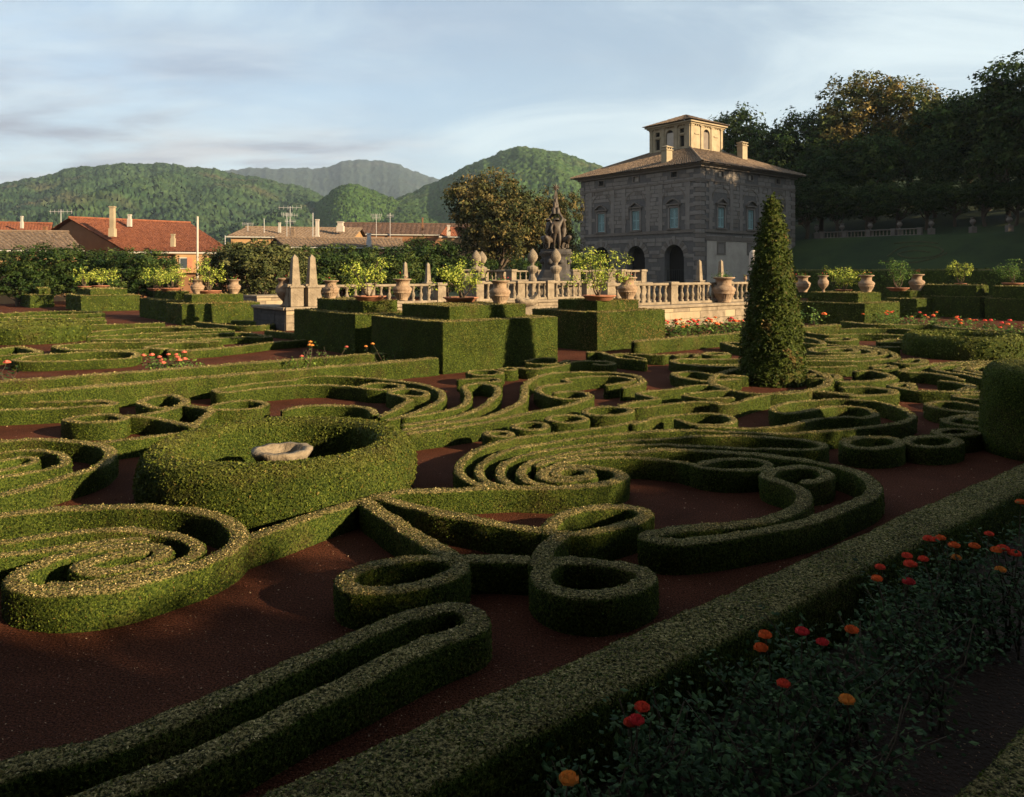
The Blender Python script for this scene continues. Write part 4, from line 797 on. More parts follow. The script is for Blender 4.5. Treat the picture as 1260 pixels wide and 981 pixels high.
for k in range(4):
    mb = MB(); a, b = np.array(co[k]), np.array(ci[k])
    for t in np.arange(0, 1, .04): p = a+(b-a)*t; q = a+(b-a)*(t+.045); mb.add(*tube([p+(0, 0, .06), q+(0, 0, .10)], [.20, .16], 7))
    mb.build('hip_tiles', M_tile, rf)
mb = MB(); mb.add(*box(-ov+.1, VL+ov-.1, -ov+.1, VL+ov-.1, 17.152, 17.19)); mb.build('eaves_board', M_pepd, villa)
def chimney(x, y, z0, z1, parent, w_=.55, m=M_pep):
    mb = MB(); mb.add(*box(-w_, w_, -w_*.8, w_*.8, z0, z1-.55)); mb.add(*box(-w_-.12, w_+.12, -w_*.8-.12, w_*.8+.12, z1-.55, z1-.42))
    for g in (-.8, 0, .8): mb.add(*box(w_*g-.09, w_*g+.09, -w_*.75, w_*.75, z1-.418, z1-.15))
    mb.add(*box(-w_-.1, w_+.1, -w_*.8-.1, w_*.8+.1, z1-.148, z1-.04)); mb.add([(-w_-.05, -w_*.8-.05, z1-.038), (w_+.05, -w_*.8-.05, z1-.038), (w_+.05, w_*.8+.05, z1-.038), (-w_-.05, w_*.8+.05, z1-.038), (0, 0, z1+.2)], [[0,1,4],[1,2,4],[2,3,4],[3,0,4]])
    return mb.build('chimney', m, parent, loc=(x, y, 0))
chimney(1.2, 6.6, 17.6, 20.3, rf, .6, M_tan); chimney(16.5, 5.0, 18.5, 22.3, rf, .6, M_tan)
# lantern tower
lb = b1-b0; lz0, lz1 = zb-.2, 24.6
bel = MB(); lops = [(lb/2-.75, lb/2+.75, 21.1, 24.0, True)] + [(lb*q-.42, lb*q+.42, 21.3, 22.9, False) for q in (.2, .8)] + [(lb*q-.4, lb*q+.4, 23.3, 23.95, False) for q in (.2, .8)]
gR = lambda s, z, d=0.0: (b0+s, b0-d, z)
gL = lambda s, z, d=0.0: (b0-d, b0+s, z)
gR2 = lambda s, z, d=0.0: (b0+s, b1+d, z)
gL2 = lambda s, z, d=0.0: (b1+d, b0+s, z)
for fn in (gR, gL, gR2, gL2): wall_face(bel, fn, lb, lz1, lops if fn is not gR else lops[:1], .35, lz0)
bl = bel.build('lantern_tower', M_tan, villa)
mb = MB(); mb.add(*box(b0+.36, b1-.36, b0+.36, b1-.36, lz0, lz1-.1)); mb.build('tower_interior', M_dark, bl)
for fn in (gR, gL):
    for s in (.28, lb*.34, lb*.66, lb-.28):
        mb = MB(); fbox(mb, fn, s-.24, s+.24, lz0+.1, 24.2, -.02, .12); fbox(mb, fn, s-.32, s+.32, 24.2, 24.45, -.02, .2); mb.build('tower_pilaster', M_tan, bl)
    for q in (.2, .8):
        mb = MB(); fbox(mb, fn, lb*q-.55, lb*q+.55, 23.02, 23.2, -.02, .1); mb.build('tower_sill', M_tan, bl)
    mb = MB(); fbox(mb, fn, lb/2-.66, lb/2+.66, 21.15, 23.6, -.25, -.2); mb.build('tower_window', M_plas if fn is gL else M_pepd, bl)
    mb = MB(); fbox(mb, fn, -.3, lb+.3, 24.45, 24.66, -.02, .34); fbox(mb, fn, -.55, lb+.55, 24.662, 24.85, -.02, .6)
    for k in range(16): fbox(mb, fn, .1+k*(lb-.35)/15, .3+k*(lb-.35)/15, 24.3, 24.448, -.02, .22)
    mb.build('tower_cornice', M_tan, bl)
mb = MB(); o2 = .85; cc_ = (b0+b1)/2; c4 = [(b0-o2, b0-o2, 24.9), (b1+o2, b0-o2, 24.9), (b1+o2, b1+o2, 24.9), (b0-o2, b1+o2, 24.9)]
for k in range(4): tiled_roof(mb, c4[k], c4[(k+1) % 4], (cc_, cc_, 26.7), (cc_, cc_, 26.7), 28, 12, .09)
mb.build('tower_roof', M_tile, bl, kind='stuff')

# ================================================================ balustrades, walls, obelisks
BAL = MB().add(*lathe([(.11, 0), (.11, .08), (.06, .12), (.10, .25), (.115, .33), (.06, .5), (.055, .53), (.075, .56), (.055, .6), (.10, .72), (.11, .76), (.11, .8)], 10), smooth=True).mesh('baluster', [M_stone])
def balustrade(P0, P1, z0, label, h=1.08, gap=.46, peds=(0, 1), M_stone=M_stone):
    P0, P1 = np.array(P0[:2], float), np.array(P1[:2], float); d = P1-P0; L = np.linalg.norm(d); root = empty('balustrade', (P0[0], P0[1], z0), math.atan2(d[1], d[0]), label=label, cat='balustrade')
    mb = MB(); mb.add(*bbox(0, L, -.2, .2, 0, .14, .015)); mb.build('plinth', M_stone, root); mb = MB(); mb.add(*bbox(0, L, -.17, .17, h-.14, h, .025)); mb.build('rail', M_stone, root)
    k = (h-.28)/.8; n = int(L/gap)
    for i in range(n):
        s = (i+.5)*L/n
        if any(abs(s - q*L) < .34 for q in peds): continue
        o = link('baluster', BAL, root, (s, 0, .14)); o.scale = (k, k, k)
    for q in peds:
        mb = MB(); mb.add(*bbox(q*L-.28, q*L+.28, -.26, .26, .001, h-.12, .02)); mb.add(*bbox(q*L-.34, q*L+.34, -.32, .32, h-.119, h+.06, .02)); mb.build('pedestal', M_stone, root)
    return root
def stone_wall(P0, P1, z1, th, label, course=.4, cat='wall', dark=False):
    P0, P1 = np.array(P0[:2], float), np.array(P1[:2], float); d = P1-P0; L = np.linalg.norm(d); root = empty('stone_wall', (P0[0], P0[1], 0), math.atan2(d[1], d[0]), label=label, cat=cat)
    MB().add(*box(.02, L-.02, .05, th, 0, z1-.17)).build('wall_core', M_pepd, root); MB().add(*bbox(-.05, L+.05, -.12, th+.05, z1-.168, z1, .03)).build('coping', M_stone, root)
    z = 0.0; r = 0
    while z < z1-.2:
        c = min(course, z1-.17-z); s = 0.0
        while s < L-.05:
            e = min(s + rng.uniform(.9, 1.7)*(.6 if s == 0 and r % 2 else 1), L)
            if L-e < .4: e = L
            dd = rng.uniform(0, .02); MB().add(*bbox(s+.008, e-.008, -dd, .049, z+.006, z+c-.006, .012)).build('stone', (M_shade_dark if dark else (M_stone, M_stone, M_tan)[int(rng.integers(3))]), root); s = e
        z += c; r += 1
    return root
wz = 1.2; wp = un(817, 376, wz); w0 = wp[:2] - UV*3.4; w1 = wp[:2] + UV*12
stone_wall(w0, w1, wz, 2.2, 'pale stone pool wall rising behind the red roses')
balustrade(w0 + VV*.9, w1 + VV*.9, wz, 'stone balustrade on the pool wall between the patched block and the cypress', 1.2, .48, (0, .33, .66, 1))
cp = un(552, 372.5, wz); c0 = cp[:2]
def along(col): r = (col-CX)/F; return (r*c0[1]-c0[0])/(UV[0]-r*UV[1])
def L2(col): return c0 + UV*along(col)
stone_wall(L2(352), L2(552), wz, 1.4, 'pale stone ledge carrying the balustrade of the left pool'); stone_wall(L2(592), L2(732), wz, 1.4, 'pale stone ledge carrying the balustrade before the fountain')
balustrade(L2(358)+VV*.6, L2(548)+VV*.6, wz, 'sunlit stone balustrade behind the left pots', 1.12, .5, (0.03, .135, .5, 1)); balustrade(L2(595)+VV*.6, L2(730)+VV*.6, wz, 'stone balustrade in front of the fountain island', 1.2, .5, (0, .35, .62, 1))
q0 = un(316, 364, wz); stone_wall(q0, q0[:2] + UV*4.2, wz, 3, 'bright stone pool ledge beyond the shaded pool wall'); 
sw0 = L2(351.5)
def swall(col): r = (col-CX)/F; t = (r*sw0[1]-sw0[0])/(VV[0]-r*VV[1]); return sw0 + VV*t
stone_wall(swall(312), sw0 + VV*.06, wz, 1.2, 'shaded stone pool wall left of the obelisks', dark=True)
def obelisk(px, Y, yb, yt, label, w_=.2, foot=1.2):
    p = at(px, yb, Y); z1 = at(px, yt, Y)[2]; root = empty('obelisk', (p[0], p[1], foot), UA, label=label, cat='obelisk', group='stone obelisks round the pools')
    hh = z1-foot; pb = p[2]-foot
    mb = MB(); mb.add(*bbox(-w_*1.5, w_*1.5, -w_*1.5, w_*1.5, 0, pb-.1, .03)); mb.add(*bbox(-w_*1.75, w_*1.75, -w_*1.75, w_*1.75, pb-.099, pb, .03)); mb.build('pedestal', M_stone, root)
    v, f = box(-w_, w_, -w_, w_, pb+.001, hh-w_*.8); v[4:, :2] *= .6; MB().add(v, f).add(np.r_[v[4:], [[0, 0, hh]]], [[0,1,4],[1,2,4],[2,3,4],[3,0,4]]).build('shaft', M_stone, root)
for a in ((362.5, L2(362)[1]+.5, 352, 313, 'left of the pair of tall pale obelisks on the balustrade'), (383.5, L2(383)[1]+.5, 352, 313, 'right of the pair of tall pale obelisks on the balustrade')): obelisk(*a, w_=.23)
for a in ((498.5, 64, 343, 322, 'brownish small obelisk beyond the left balustrade'), (526.5, 62, 347, 323, 'pale small obelisk beyond the left balustrade'), (860.5, 60, 345, 319.5, 'slender sunlit obelisk in front of the villa corner'), (887, 60, 345, 319.5, 'slender obelisk beside the potted yellow plant before the villa')): obelisk(*a, w_=.19, foot=0.0)
p = at(927, 347, 64); pz = at(927, 308, 64)[2]; root = empty('stone_pillar', (p[0], p[1], 0), UA, label='pale mottled stone pillar with a rounded top beside the cypress cone', cat='pillar')
mb = MB().add(*bbox(-.5, .5, -.5, .5, 0, .5, .04)); mb.build('base', M_stone, root); MB().add(*lathe([(.36, .5), (.40, .6), (.37, 1.2), (.36, pz-.5), (.30, pz-.15), (.12, pz), (0, pz)], 14), smooth=True).build('shaft', M_plas, root)
# ================================================================ fountain island
FP = at(684, 345, 62); ISL = 2.2
mb = MB().add(*lathe([(7.9, 0), (7.9, .8), (7.5, .801), (7.5, ISL-.15), (7.7, ISL-.15), (7.7, ISL), (0, ISL)], 48)); mb.build('fountain_island', M_stone, loc=(FP[0], FP[1], 0), label='round stone island carrying the fountain', cat='stone terrace')
for k in range(12):
    a0, a1 = R(180 + k*30 + 8), R(180 + (k+1)*30 - 8 + 8)
    if k % 3 == 2: continue
    p0, p1 = FP[:2] + 7.2*np.array([math.cos(a0), math.sin(a0)]), FP[:2] + 7.2*np.array([math.cos(a1), math.sin(a1)])
    balustrade(p0, p1, ISL, ('front', 'next', 'x', 'side')[k % 3] and 'weathered segment of the ring balustrade round the fountain island', .95, .5, (0, 1))['group'] = 'segments of the ring balustrade'
def pinecone(px, Y, yb, yt, zfoot, label):
    p = at(px, yb, Y); z1 = at(px, yt, Y)[2]; root = empty('pine_cone_finial', (p[0], p[1], zfoot), label=label, cat='finial', group='stone pine cones on pedestals'); pb = p[2]-zfoot; hh = z1-p[2]
    mb = MB().add(*bbox(-.38, .38, -.38, .38, 0, pb*.12, .02)); mb.add(*lathe([(.26, pb*.12), (.2, pb*.3), (.3, pb*.55), (.22, pb*.75), (.36, pb*.85), (.4, pb*.9), (.4, pb*.95), (.12, pb*1.02), (.16, pb*1.1)], 12)); mb.build('pedestal', M_stone, root)
    n = 20; zz = np.linspace(0, 1, 16); mb = MB(); a = np.arange(n)*2*math.pi/n; vv = []
    for j, z in enumerate(zz): r = .40*math.sin(min(1, (z*.93+.07))*math.pi)**.75*(1-.35*z) ; vv.append(np.c_[(r*(1+.08*np.cos(10*(a+j*.31))))[:, None]*np.c_[np.cos(a), np.sin(a)], np.full(n, pb*1.08+z*hh)])
    k = np.arange(n); mb.add(np.concatenate(vv), np.concatenate([np.c_[q*n+k, q*n+(k+1) % n, (q+1)*n+(k+1) % n, (q+1)*n+k] for q in range(15)])); mb.build('cone', M_stone, root)
pinecone(655.5, 53.5, 327, 309, 1.2, 'pale stone pine cone on a pedestal, left of the fountain plinth'); pinecone(684, 53, 327, 309, 1.2, 'pale stone pine cone on a pedestal in front of the fountain plinth'); pinecone(586, 56, 328, 311, 1.2, 'stone pine cone behind the leafy lemon tree, left of its twin'); pinecone(593, 57, 328, 312, 1.2, 'stone pine cone behind the leafy lemon tree, right of its twin')
# fountain: plinth, four raised-arm figures, lions and the mount with star they hold
fo = empty('fountain', (FP[0], FP[1], ISL), UA, label='dark bronze figure fountain on a carved stone plinth', cat='fountain')
zp = at(684, 307, 62)[2]-ISL
mb = MB().add(*lathe([(1.9, 0), (1.9, .2), (1.5, .35), (1.3, .8), (1.15, 1.0), (1.15, zp-.6), (1.35, zp-.4), (1.4, zp-.25), (1.25, zp-.2), (1.25, zp), (0, zp)], 8)); mb.build('plinth', M_shade_dark, fo)
for k in range(8):
    a = k*math.pi/4+math.pi/8; MB().add(*lathe([(.02, -.2), (.18, -.15), (.24, 0), (.2, .14), (.1, .22), (0, .25)], 10), smooth=True).build('mask', M_shade_dark, fo, loc=(1.12*math.cos(a), 1.12*math.sin(a), zp*.62))
def skin(name, V, E, Rr_, m, parent, loc, rz, sub=1):
    me = bpy.data.meshes.new(name); me.from_pydata([tuple(q) for q in V], E, []); o = link(name, me, parent, loc, rz); me.materials.append(m)
    md = o.modifiers.new('skin', 'SKIN'); md.use_smooth_shade = True
    for i, r in enumerate(Rr_): me.skin_vertices[0].data[i].radius = (r, r)
    me.skin_vertices[0].data[0].use_root = True
    s_ = o.modifiers.new('sub', 'SUBSURF'); s_.levels = s_.render_levels = sub; return o
K = (zp and (at(684, 262, 62)[2]-ISL-zp))/2.0
def figure(rz, off, flip):
    s = -1 if flip else 1
    V = [(0,0,.98),(0,.02,1.15),(0,.02,1.38),(0,0,1.52),(0,-.02,1.62),(0,-.02,1.72), (.1,0,.92),(.13,-.05,.5),(.12,.02,.08),(.12,-.14,.03), (-.1,0,.92),(-.14,.06,.52),(-.14,.12,.08),(-.14,-.04,.03),
         (.2*s,.02,1.42),(.32*s,.1,1.68),(.14*s,.22,1.95),(.08*s,.26,2.08), (-.2*s,.02,1.42),(-.34*s,-.04,1.15),(-.3*s,-.16,.92),(-.28*s,-.2,.84)]
    E = [(0,1),(1,2),(2,3),(3,4),(4,5),(0,6),(6,7),(7,8),(8,9),(0,10),(10,11),(11,12),(12,13),(2,14),(14,15),(15,16),(16,17),(2,18),(18,19),(19,20),(20,21)]
    rad = [.14,.13,.155,.06,.10,.085,.10,.075,.05,.04,.10,.075,.05,.04,.075,.055,.045,.045,.075,.055,.045,.045]
    o = skin('bronze_figure', [np.array(q)*K for q in V], E, [q*K*1.4 for q in rad], M_bronze, fo, off, rz, 2); return o
for k in range(4):
    a = k*math.pi/2 + math.pi/4 + .2; d = .62; figure(a+math.pi/2, (d*math.cos(a), d*math.sin(a), zp-.02), k % 2)
for k in range(4):
    a = k*math.pi/2 + .2; V = [(0,0,.62),(0,.3,.66),(0,-.32,.7),(0,-.52,.86),(0,-.68,.84),(.1,.34,.35),(.1,.36,.05),(-.1,.34,.35),(-.1,.36,.05),(.1,-.3,.36),(.1,-.34,.05),(-.1,-.3,.36),(-.1,-.34,.05),(0,.5,.6),(0,.62,.4)]
    E = [(0,1),(0,2),(2,3),(3,4),(1,5),(5,6),(1,7),(7,8),(2,9),(9,10),(2,11),(11,12),(1,13),(13,14)]; rad = [.16,.16,.2,.21,.12,.09,.06,.09,.06,.09,.06,.09,.06,.03,.04]
    skin('lion', [np.array(q)*1.15 for q in V], E, [q*1.15 for q in rad], M_bronze, fo, (.75*math.cos(a), .75*math.sin(a), zp-.02), a+math.pi/2, 1)
zm = zp + 2.0*K; mo = empty('x', (0, 0, 0)); bpy.data.objects.remove(mo)
mb = MB()
for x, y, z, r in ((-.22,0,0,.2),(.22,0,0,.2),(0,.22,0,.2),(0,-.22,0,.2),(0,0,.25,.22),(-.12,0,.5,.15),(.12,0,.5,.15),(0,0,.8,.17)):
    mb.add(*[q if i else q+np.array([0, 0, z]) for i, q in enumerate(lathe([(r, 0), (r*.98, .2), (r*.75, .42), (r*.35, .52), (.01, .55)], 10, x, y))], smooth=True)
mt = mb.build('mount_emblem', M_bronze, fo, loc=(0, 0, zm-.1))
n = 8; pts = [((.42 if k % 2 == 0 else .17)*math.cos(k*math.pi/n), (.42 if k % 2 == 0 else .17)*math.sin(k*math.pi/n)) for k in range(2*n)]
v = [(x, -.07, z) for x, z in pts] + [(x, .07, z) for x, z in pts] + [(0, -.14, 0), (0, .14, 0)]; m2 = 2*n
MB().add(v, [[k, (k+1) % m2, 2*m2] for k in range(m2)] + [[m2+(k+1) % m2, m2+k, 2*m2+1] for k in range(m2)]).add(v, [[k, (k+1) % m2, m2+(k+1) % m2, m2+k] for k in range(m2)]).build('star', M_bronze, mt, loc=(0, 0, at(676, 231, 62)[2]-ISL-zm+.1), rz=-UA)
mb = MB()
for g in (-.16, 0, .16): mb.add(*tube([(g, 0, 1.2), (g*.3, 0, at(676, 231, 62)[2]-ISL-zm+.0)], .045, 6))
mb.build('star_support', M_bronze, mt)
# pale boat-shaped basin
p = at(648, 378, 40); bo = empty('boat_basin', (p[0], p[1], 0), R(20), label='pale stone boat-shaped basin with raised prow before the fountain balustrade', cat='stone basin'); zb_ = p[2]
MB().add(*bbox(-.5, .5, -.3, .3, 0, zb_, .04)).build('plinth', M_stone, bo); xs = np.linspace(-.62, .62, 13); vv = []
for x in xs:
    t = x/.62; wdt = .36*math.sqrt(max(0, 1-t*t*.92)); top = .42 + .36*abs(t)**3 + .03*math.cos(9*t); bot = .16*t*t
    vv.append([(x, wdt*y, zb_ + bot + (top-bot)*z) for y, z in ((-1, 1), (-.85, .45), (-.4, .06), (.4, .06), (.85, .45), (1, 1), (.8, .95), (.5, .45), (-.5, .45), (-.8, .95))])
v = np.array(vv).reshape(-1, 3); i = (np.arange(12)[:, None]*10 + np.arange(10)[None]); j = (np.arange(12)[:, None]*10 + (np.arange(10)[None]+1) % 10); MB().add(v, np.stack([i, j, j+10, i+10], -1).reshape(-1, 4), smooth=True).build('bowl', M_stone, bo)

# ================================================================ pots
def on_block(b, px, py):
    B = BK[b]; r = (px-CX)/F; t = un(px, py, B['zt']); best = None
    for Y in np.linspace(B['c'][1], B['c'][1]+9, 200):
        d = np.array([r*Y, Y]) - B['c'][:2]; a, c = d @ UV, d @ VV; i = B['inset'] + .35
        pen = max(0, i-a) + max(0, a-(B['lu']-i)) + max(0, i-c) + max(0, c-(B['lv']-i)); sc = pen*20 + abs(Y-t[1])*.2
        if best is None or sc < best[0]: best = (sc, Y)
    Y = best[1]; return np.array([r*Y, Y, B['zt'] - .02])
URN = [(0, 0), (.52, 0), (.54, .06), (.5, .08), (.72, .3), (.84, .46), (.9, .47), (.9, .52), (.86, .53), (.97, .64), (.98, .72), (.88, .82), (.68, .9), (.62, .94), (.62, 1.12), (.66, 1.2), (.80, 1.26), (.92, 1.29), (.92, 1.35), (.78, 1.36), (.6, 1.3), (.0, 1.26)]
URNF = [(0, 0), (.42, 0), (.44, .07), (.22, .16), (.18, .26), (.3, .34), (.62, .52), (.82, .72), (.88, .84), (.84, .86), (.86, .98), (.72, 1.1), (.6, 1.16), (.56, 1.26), (.62, 1.36), (.84, 1.42), (.84, 1.48), (.7, 1.49), (.5, 1.42), (0, 1.38)]
def flowers_top(mb_l, mb_p, r, n, z, pal='lemond', red=True, sz=.09, spread=1.0, up=.35):
    p = np.c_[rng.normal(0, r*.5, n), rng.normal(0, r*.5, n), z + np.abs(rng.normal(0, up*.5, n))]; v, f = leaf_faces(p, np.tile([0, 0, 1.], (n, 1)), sz*rng.uniform(.7, 1.3, n), .9, True)
    pc = np.array(PAL[pal]); mb_l.add(v, f, 0, pc[rng.choice(4, n)])
    if red:
        m = max(5, n//9); p = np.c_[rng.normal(0, r*.55, m), rng.normal(0, r*.55, m), z + up*.5 + np.abs(rng.normal(0, up*.4, m))]; v, f = leaf_faces(p, np.tile([0, -.6, .6], (m, 1)), sz*.9, .5, True); mb_p.add(v, f, 0, np.array([.5, .05, .035])*rng.uniform(.6, 1.2, (m, 1)))
def urn(pos, ytop, label, foot=False, plants=70, red=True, group='large weathered garden urns', name='urn'):
    pos = np.asarray(pos, float); px_h = (H + (YH-ytop)/F*pos[1]) - pos[2]; prof = np.array(URNF if foot else URN); s = px_h/prof[:, 1].max()
    root = empty(name, pos, label=label, cat='urn', group=group); lo = prof[:, 1] <= .53
    mb = MB()
    if foot: mb.add(*lathe(prof*s*np.array([.52, 1]), 28), smooth=True)
    else:
        mb.add(*lathe(prof[:6]*s*np.array([.62, 1]), 72, flute=24, famp=.035), smooth=True); mb.add(*lathe(prof[5:]*s*np.array([.62, 1]), 32), smooth=True)
    mb.build('body', M_pepd if name == 'terrace_urn' else M_urn, root)
    if plants:
        a, b = MB(), MB(); flowers_top(a, b, .42*s, plants, prof[:, 1].max()*s*.95, 'lemond', red, .06*s+.03, 1, .3*s); a.build('plant', M_leaf, root, kind='stuff'); 
        if red: b.build('blossoms', M_petal, root)
    return root
urn(on_block(1, 615, 374), 345, 'big fluted urn on the tallest stepped block'); urn(on_block(2, 772, 370), 341, 'big fluted urn on the brown patched block, beside a lemon tree')
urn(on_block(3, 495, 370), 343, 'big fluted urn on the black-faced block, right of the low bowl'); urn(on_block(3, 407, 369), 345, 'big fluted urn with red geraniums behind the black-faced block edge')
urn(on_block(4, 288, 361), 344, 'urn at the end of the brown-sided block'); urn(on_block(4, 243, 359), 344, 'urn behind the small lemon tree on the brown-sided block')
urn(on_block(7, 988, 360), 339.5, 'urn nearest the cypress cone on the block of three urns'); urn(on_block(7, 1013, 360), 339, 'footed goblet-shaped urn on the block of three urns', True); urn(on_block(7, 1066, 358), 338.5, 'plain round urn right of the leafy lemon on the block of three urns'); urn(on_block(8, 1128, 357.5), 337.5, 'round urn on the green block beside the dark lemon tree')
p = swall(341) + UV*.4; urn((p[0], p[1], wz), 342, 'footed urn on the shaded pool wall left of the pale obelisks', True)
wu = wp[:2] + UV*5.0; k = (897-CX)/F; a = (k*wp[1]-wp[0])/(UV[0]-k*UV[1]); wu = wp[:2] + UV*a + VV*.35; urn((wu[0], wu[1], wz), 341, 'urn with a bright yellow-green plant on the pool wall', plants=160, red=False)
k = (917-CX)/F; wq = wp[:2] + VV*.9; a = (k*wq[1]-wq[0])/(UV[0]-k*UV[1]); wq = wq + UV*a; urn((wq[0], wq[1], wz+1.2), 339.5, 'small urn standing on the rail of the pool balustrade', True, 50)
BOWL = [(0, 0), (.62, 0), (.68, .05), (.86, .22), (.95, .3), (1.0, .31), (1.0, .38), (.92, .38), (.84, .3), (0, .27)]
def lemon(pos, px_w, ytop, label, bowl_px=40, pal='lemon', n=520, seed=0, low=.15, stems=5, potk=True):
    pos = np.asarray(pos, float); Y = pos[1]; rB = bowl_px/F*Y/2; hh = H + (YH-ytop)/F*Y - pos[2]; rc = px_w/F*Y/2; root = empty('potted_lemon', pos, label=label, cat='potted tree', group='lemon trees in terracotta bowls')
    if potk: MB().add(*lathe(np.array(BOWL)*np.array([rB, rB*.9]), 30), smooth=True).build('bowl', M_terra, root)
    mb = MB(); tips = []; z0 = rB*.25
    for k in range(stems):
        a = k*2*math.pi/stems + rng.uniform(-.5, .5); q = rc*rng.uniform(.3, .85); t = np.array([q*math.cos(a), q*math.sin(a), z0+(hh-z0)*rng.uniform(.6, .95)]); v, f = limb((0, 0, z0-.05), t*np.array([.5, .5, .55]), .035, .02, .1); mb.add(v, f); v, f = limb(t*np.array([.5, .5, .55]), t, .02, .008, .08); mb.add(v, f)
        for j in range(5): tips.append(t*np.array([1, 1, 1])*rng.uniform(.5, 1.0) + rng.normal(0, rc*.16, 3)); 
    for _ in range(int(stems*3)): a = rng.uniform(0, 6.28); q = rc*math.sqrt(rng.random()); tips.append(np.array([q*math.cos(a), q*math.sin(a), z0+(hh-z0)*rng.uniform(low+.15, .9)]))
    mb.build('trunk', M_bark, root); tips = np.array(tips); n = int(n*2.3); j = rng.choice(len(tips), n); e = rng.normal(size=(n, 3)); e /= np.linalg.norm(e, axis=1)[:, None]
    p = tips[j] + e*(rc*.24*rng.random((n, 1))**.5); p[:, 2] = np.clip(p[:, 2], z0, hh*1.02); nn = e + np.array([.2, -.2, .8]); v, f = leaf_faces(p, nn, (.065+.0013*Y)*rng.uniform(.6, 1.35, n), .6, True, .42)
    pc = np.array(PAL[pal]); MB().add(v, f, 0, pc[rng.choice(4, n)]*rng.uniform(.75, 1.25, (n, 1))).build('crown', M_leaf, root)
lemon(on_block(1, 567, 372), 66, 318, 'leafy lemon tree on the tallest block, left of the big urn', 44, n=620); lemon(on_block(2, 737, 370), 78, 305, 'largest lemon tree, in a wide bowl on the brown patched block', 42, n=760)
lemon(on_block(3, 455, 372), 66, 318, 'airy lemon tree in a wide terracotta bowl on the black-faced block', 40, n=420); lemon(on_block(4, 258, 360), 42, 319, 'small lemon tree in a terracotta bowl on the brown-sided block', 28, n=380)
lemon(on_block(11, 210, 357), 40, 327, 'low lemon bush in a bowl behind the brown-sided block', 26, n=420); lemon(on_block(11, 192, 356), 32, 329, 'narrower lemon bush on the block next to the brown-sided one', 20, n=300); lemon(on_block(5, 124, 354), 40, 330, 'wide pale lemon bush on the low block', 20, n=420); lemon(on_block(5, 104, 354), 24, 329, 'upright pale lemon bush on the low block', 16, n=260)
lemon(on_block(7, 1038, 359), 48, 327, 'bright leafy lemon between the goblet urn and the round urn', 20, n=560); lemon(on_block(8, 1105, 357), 40, 318, 'dark green lemon tree in a bowl beside the round urn', 26, 'lemond', n=460); lemon(on_block(9, 1182, 349), 30, 320, 'small bright lemon tree on the block with one lit corner', 14, n=330); lemon(on_block(10, 1246, 347), 46, 320, 'spreading lemon tree on the block beyond the lit corner', 24, 'lemond', n=380)

# ================================================================ roses
def bloom(mb, c, r, col, n=22):
    c = np.array(c); col = np.array(col); up = np.array([0, 0, 1.])
    for ring, (m, mo_, mu_, to, tu, wd) in enumerate(((4, .12, .5, .03, 1.0, .2), (4, .25, .45, .14, 1.02, .3), (5, .5, .4, .42, .98, .42), (6, .8, .33, .76, .84, .5), (7, .95, .22, 1.04, .58, .55))):
        for k in range(m):
            a = k*2*math.pi/m + ring*.7 + rng.uniform(-.2, .2); d = np.array([math.cos(a), math.sin(a), 0]); t = np.array([-d[1], d[0], 0]); b = c - up*r*.4
            p = [b - t*r*.12, b + t*r*.12, b + d*r*mo_ + up*r*mu_ + t*r*wd, b + d*r*to + up*r*tu + t*r*wd*.6, b + d*r*to + up*r*tu - t*r*wd*.6, b + d*r*mo_ + up*r*mu_ - t*r*wd]
            mb.add(p, [[0, 1, 2, 5], [5, 2, 3, 4]], 0, col*rng.uniform(.7, 1.2))
def bloom_flat(mb, c, r, col, n=22):
    c = np.array(c); col = np.array(col)
    for ring, (m, tl, q) in enumerate(((5, .25, .35), (6, .6, .7), (7, 1.05, 1.0))):
        for k in range(m):
            a = k*2*math.pi/m + ring*.5 + rng.uniform(-.2, .2); d = np.array([math.cos(a), math.sin(a), 0]); t = np.array([-d[1], d[0], 0]); up = np.array([0, 0, 1.])
            e = d*math.sin(tl) + up*math.cos(tl); L_ = r*(.75+.25*q); b = c + d*r*.12*q
            p = [b - t*r*.18, b + t*r*.18, b + e*L_*.6 + t*r*.42, b + e*L_ + d*r*.12 + t*r*.2, b + e*L_ + d*r*.12 - t*r*.2, b + e*L_*.6 - t*r*.42]; mb.add(p, [[0, 1, 2, 5], [5, 2, 3, 4]], 0, col*rng.uniform(.75, 1.2))
RED, ORG, YEL, CRI, PNK = (.70, .085, .045), (.74, .16, .04), (.75, .30, .06), (.62, .05, .055), (.66, .16, .11)
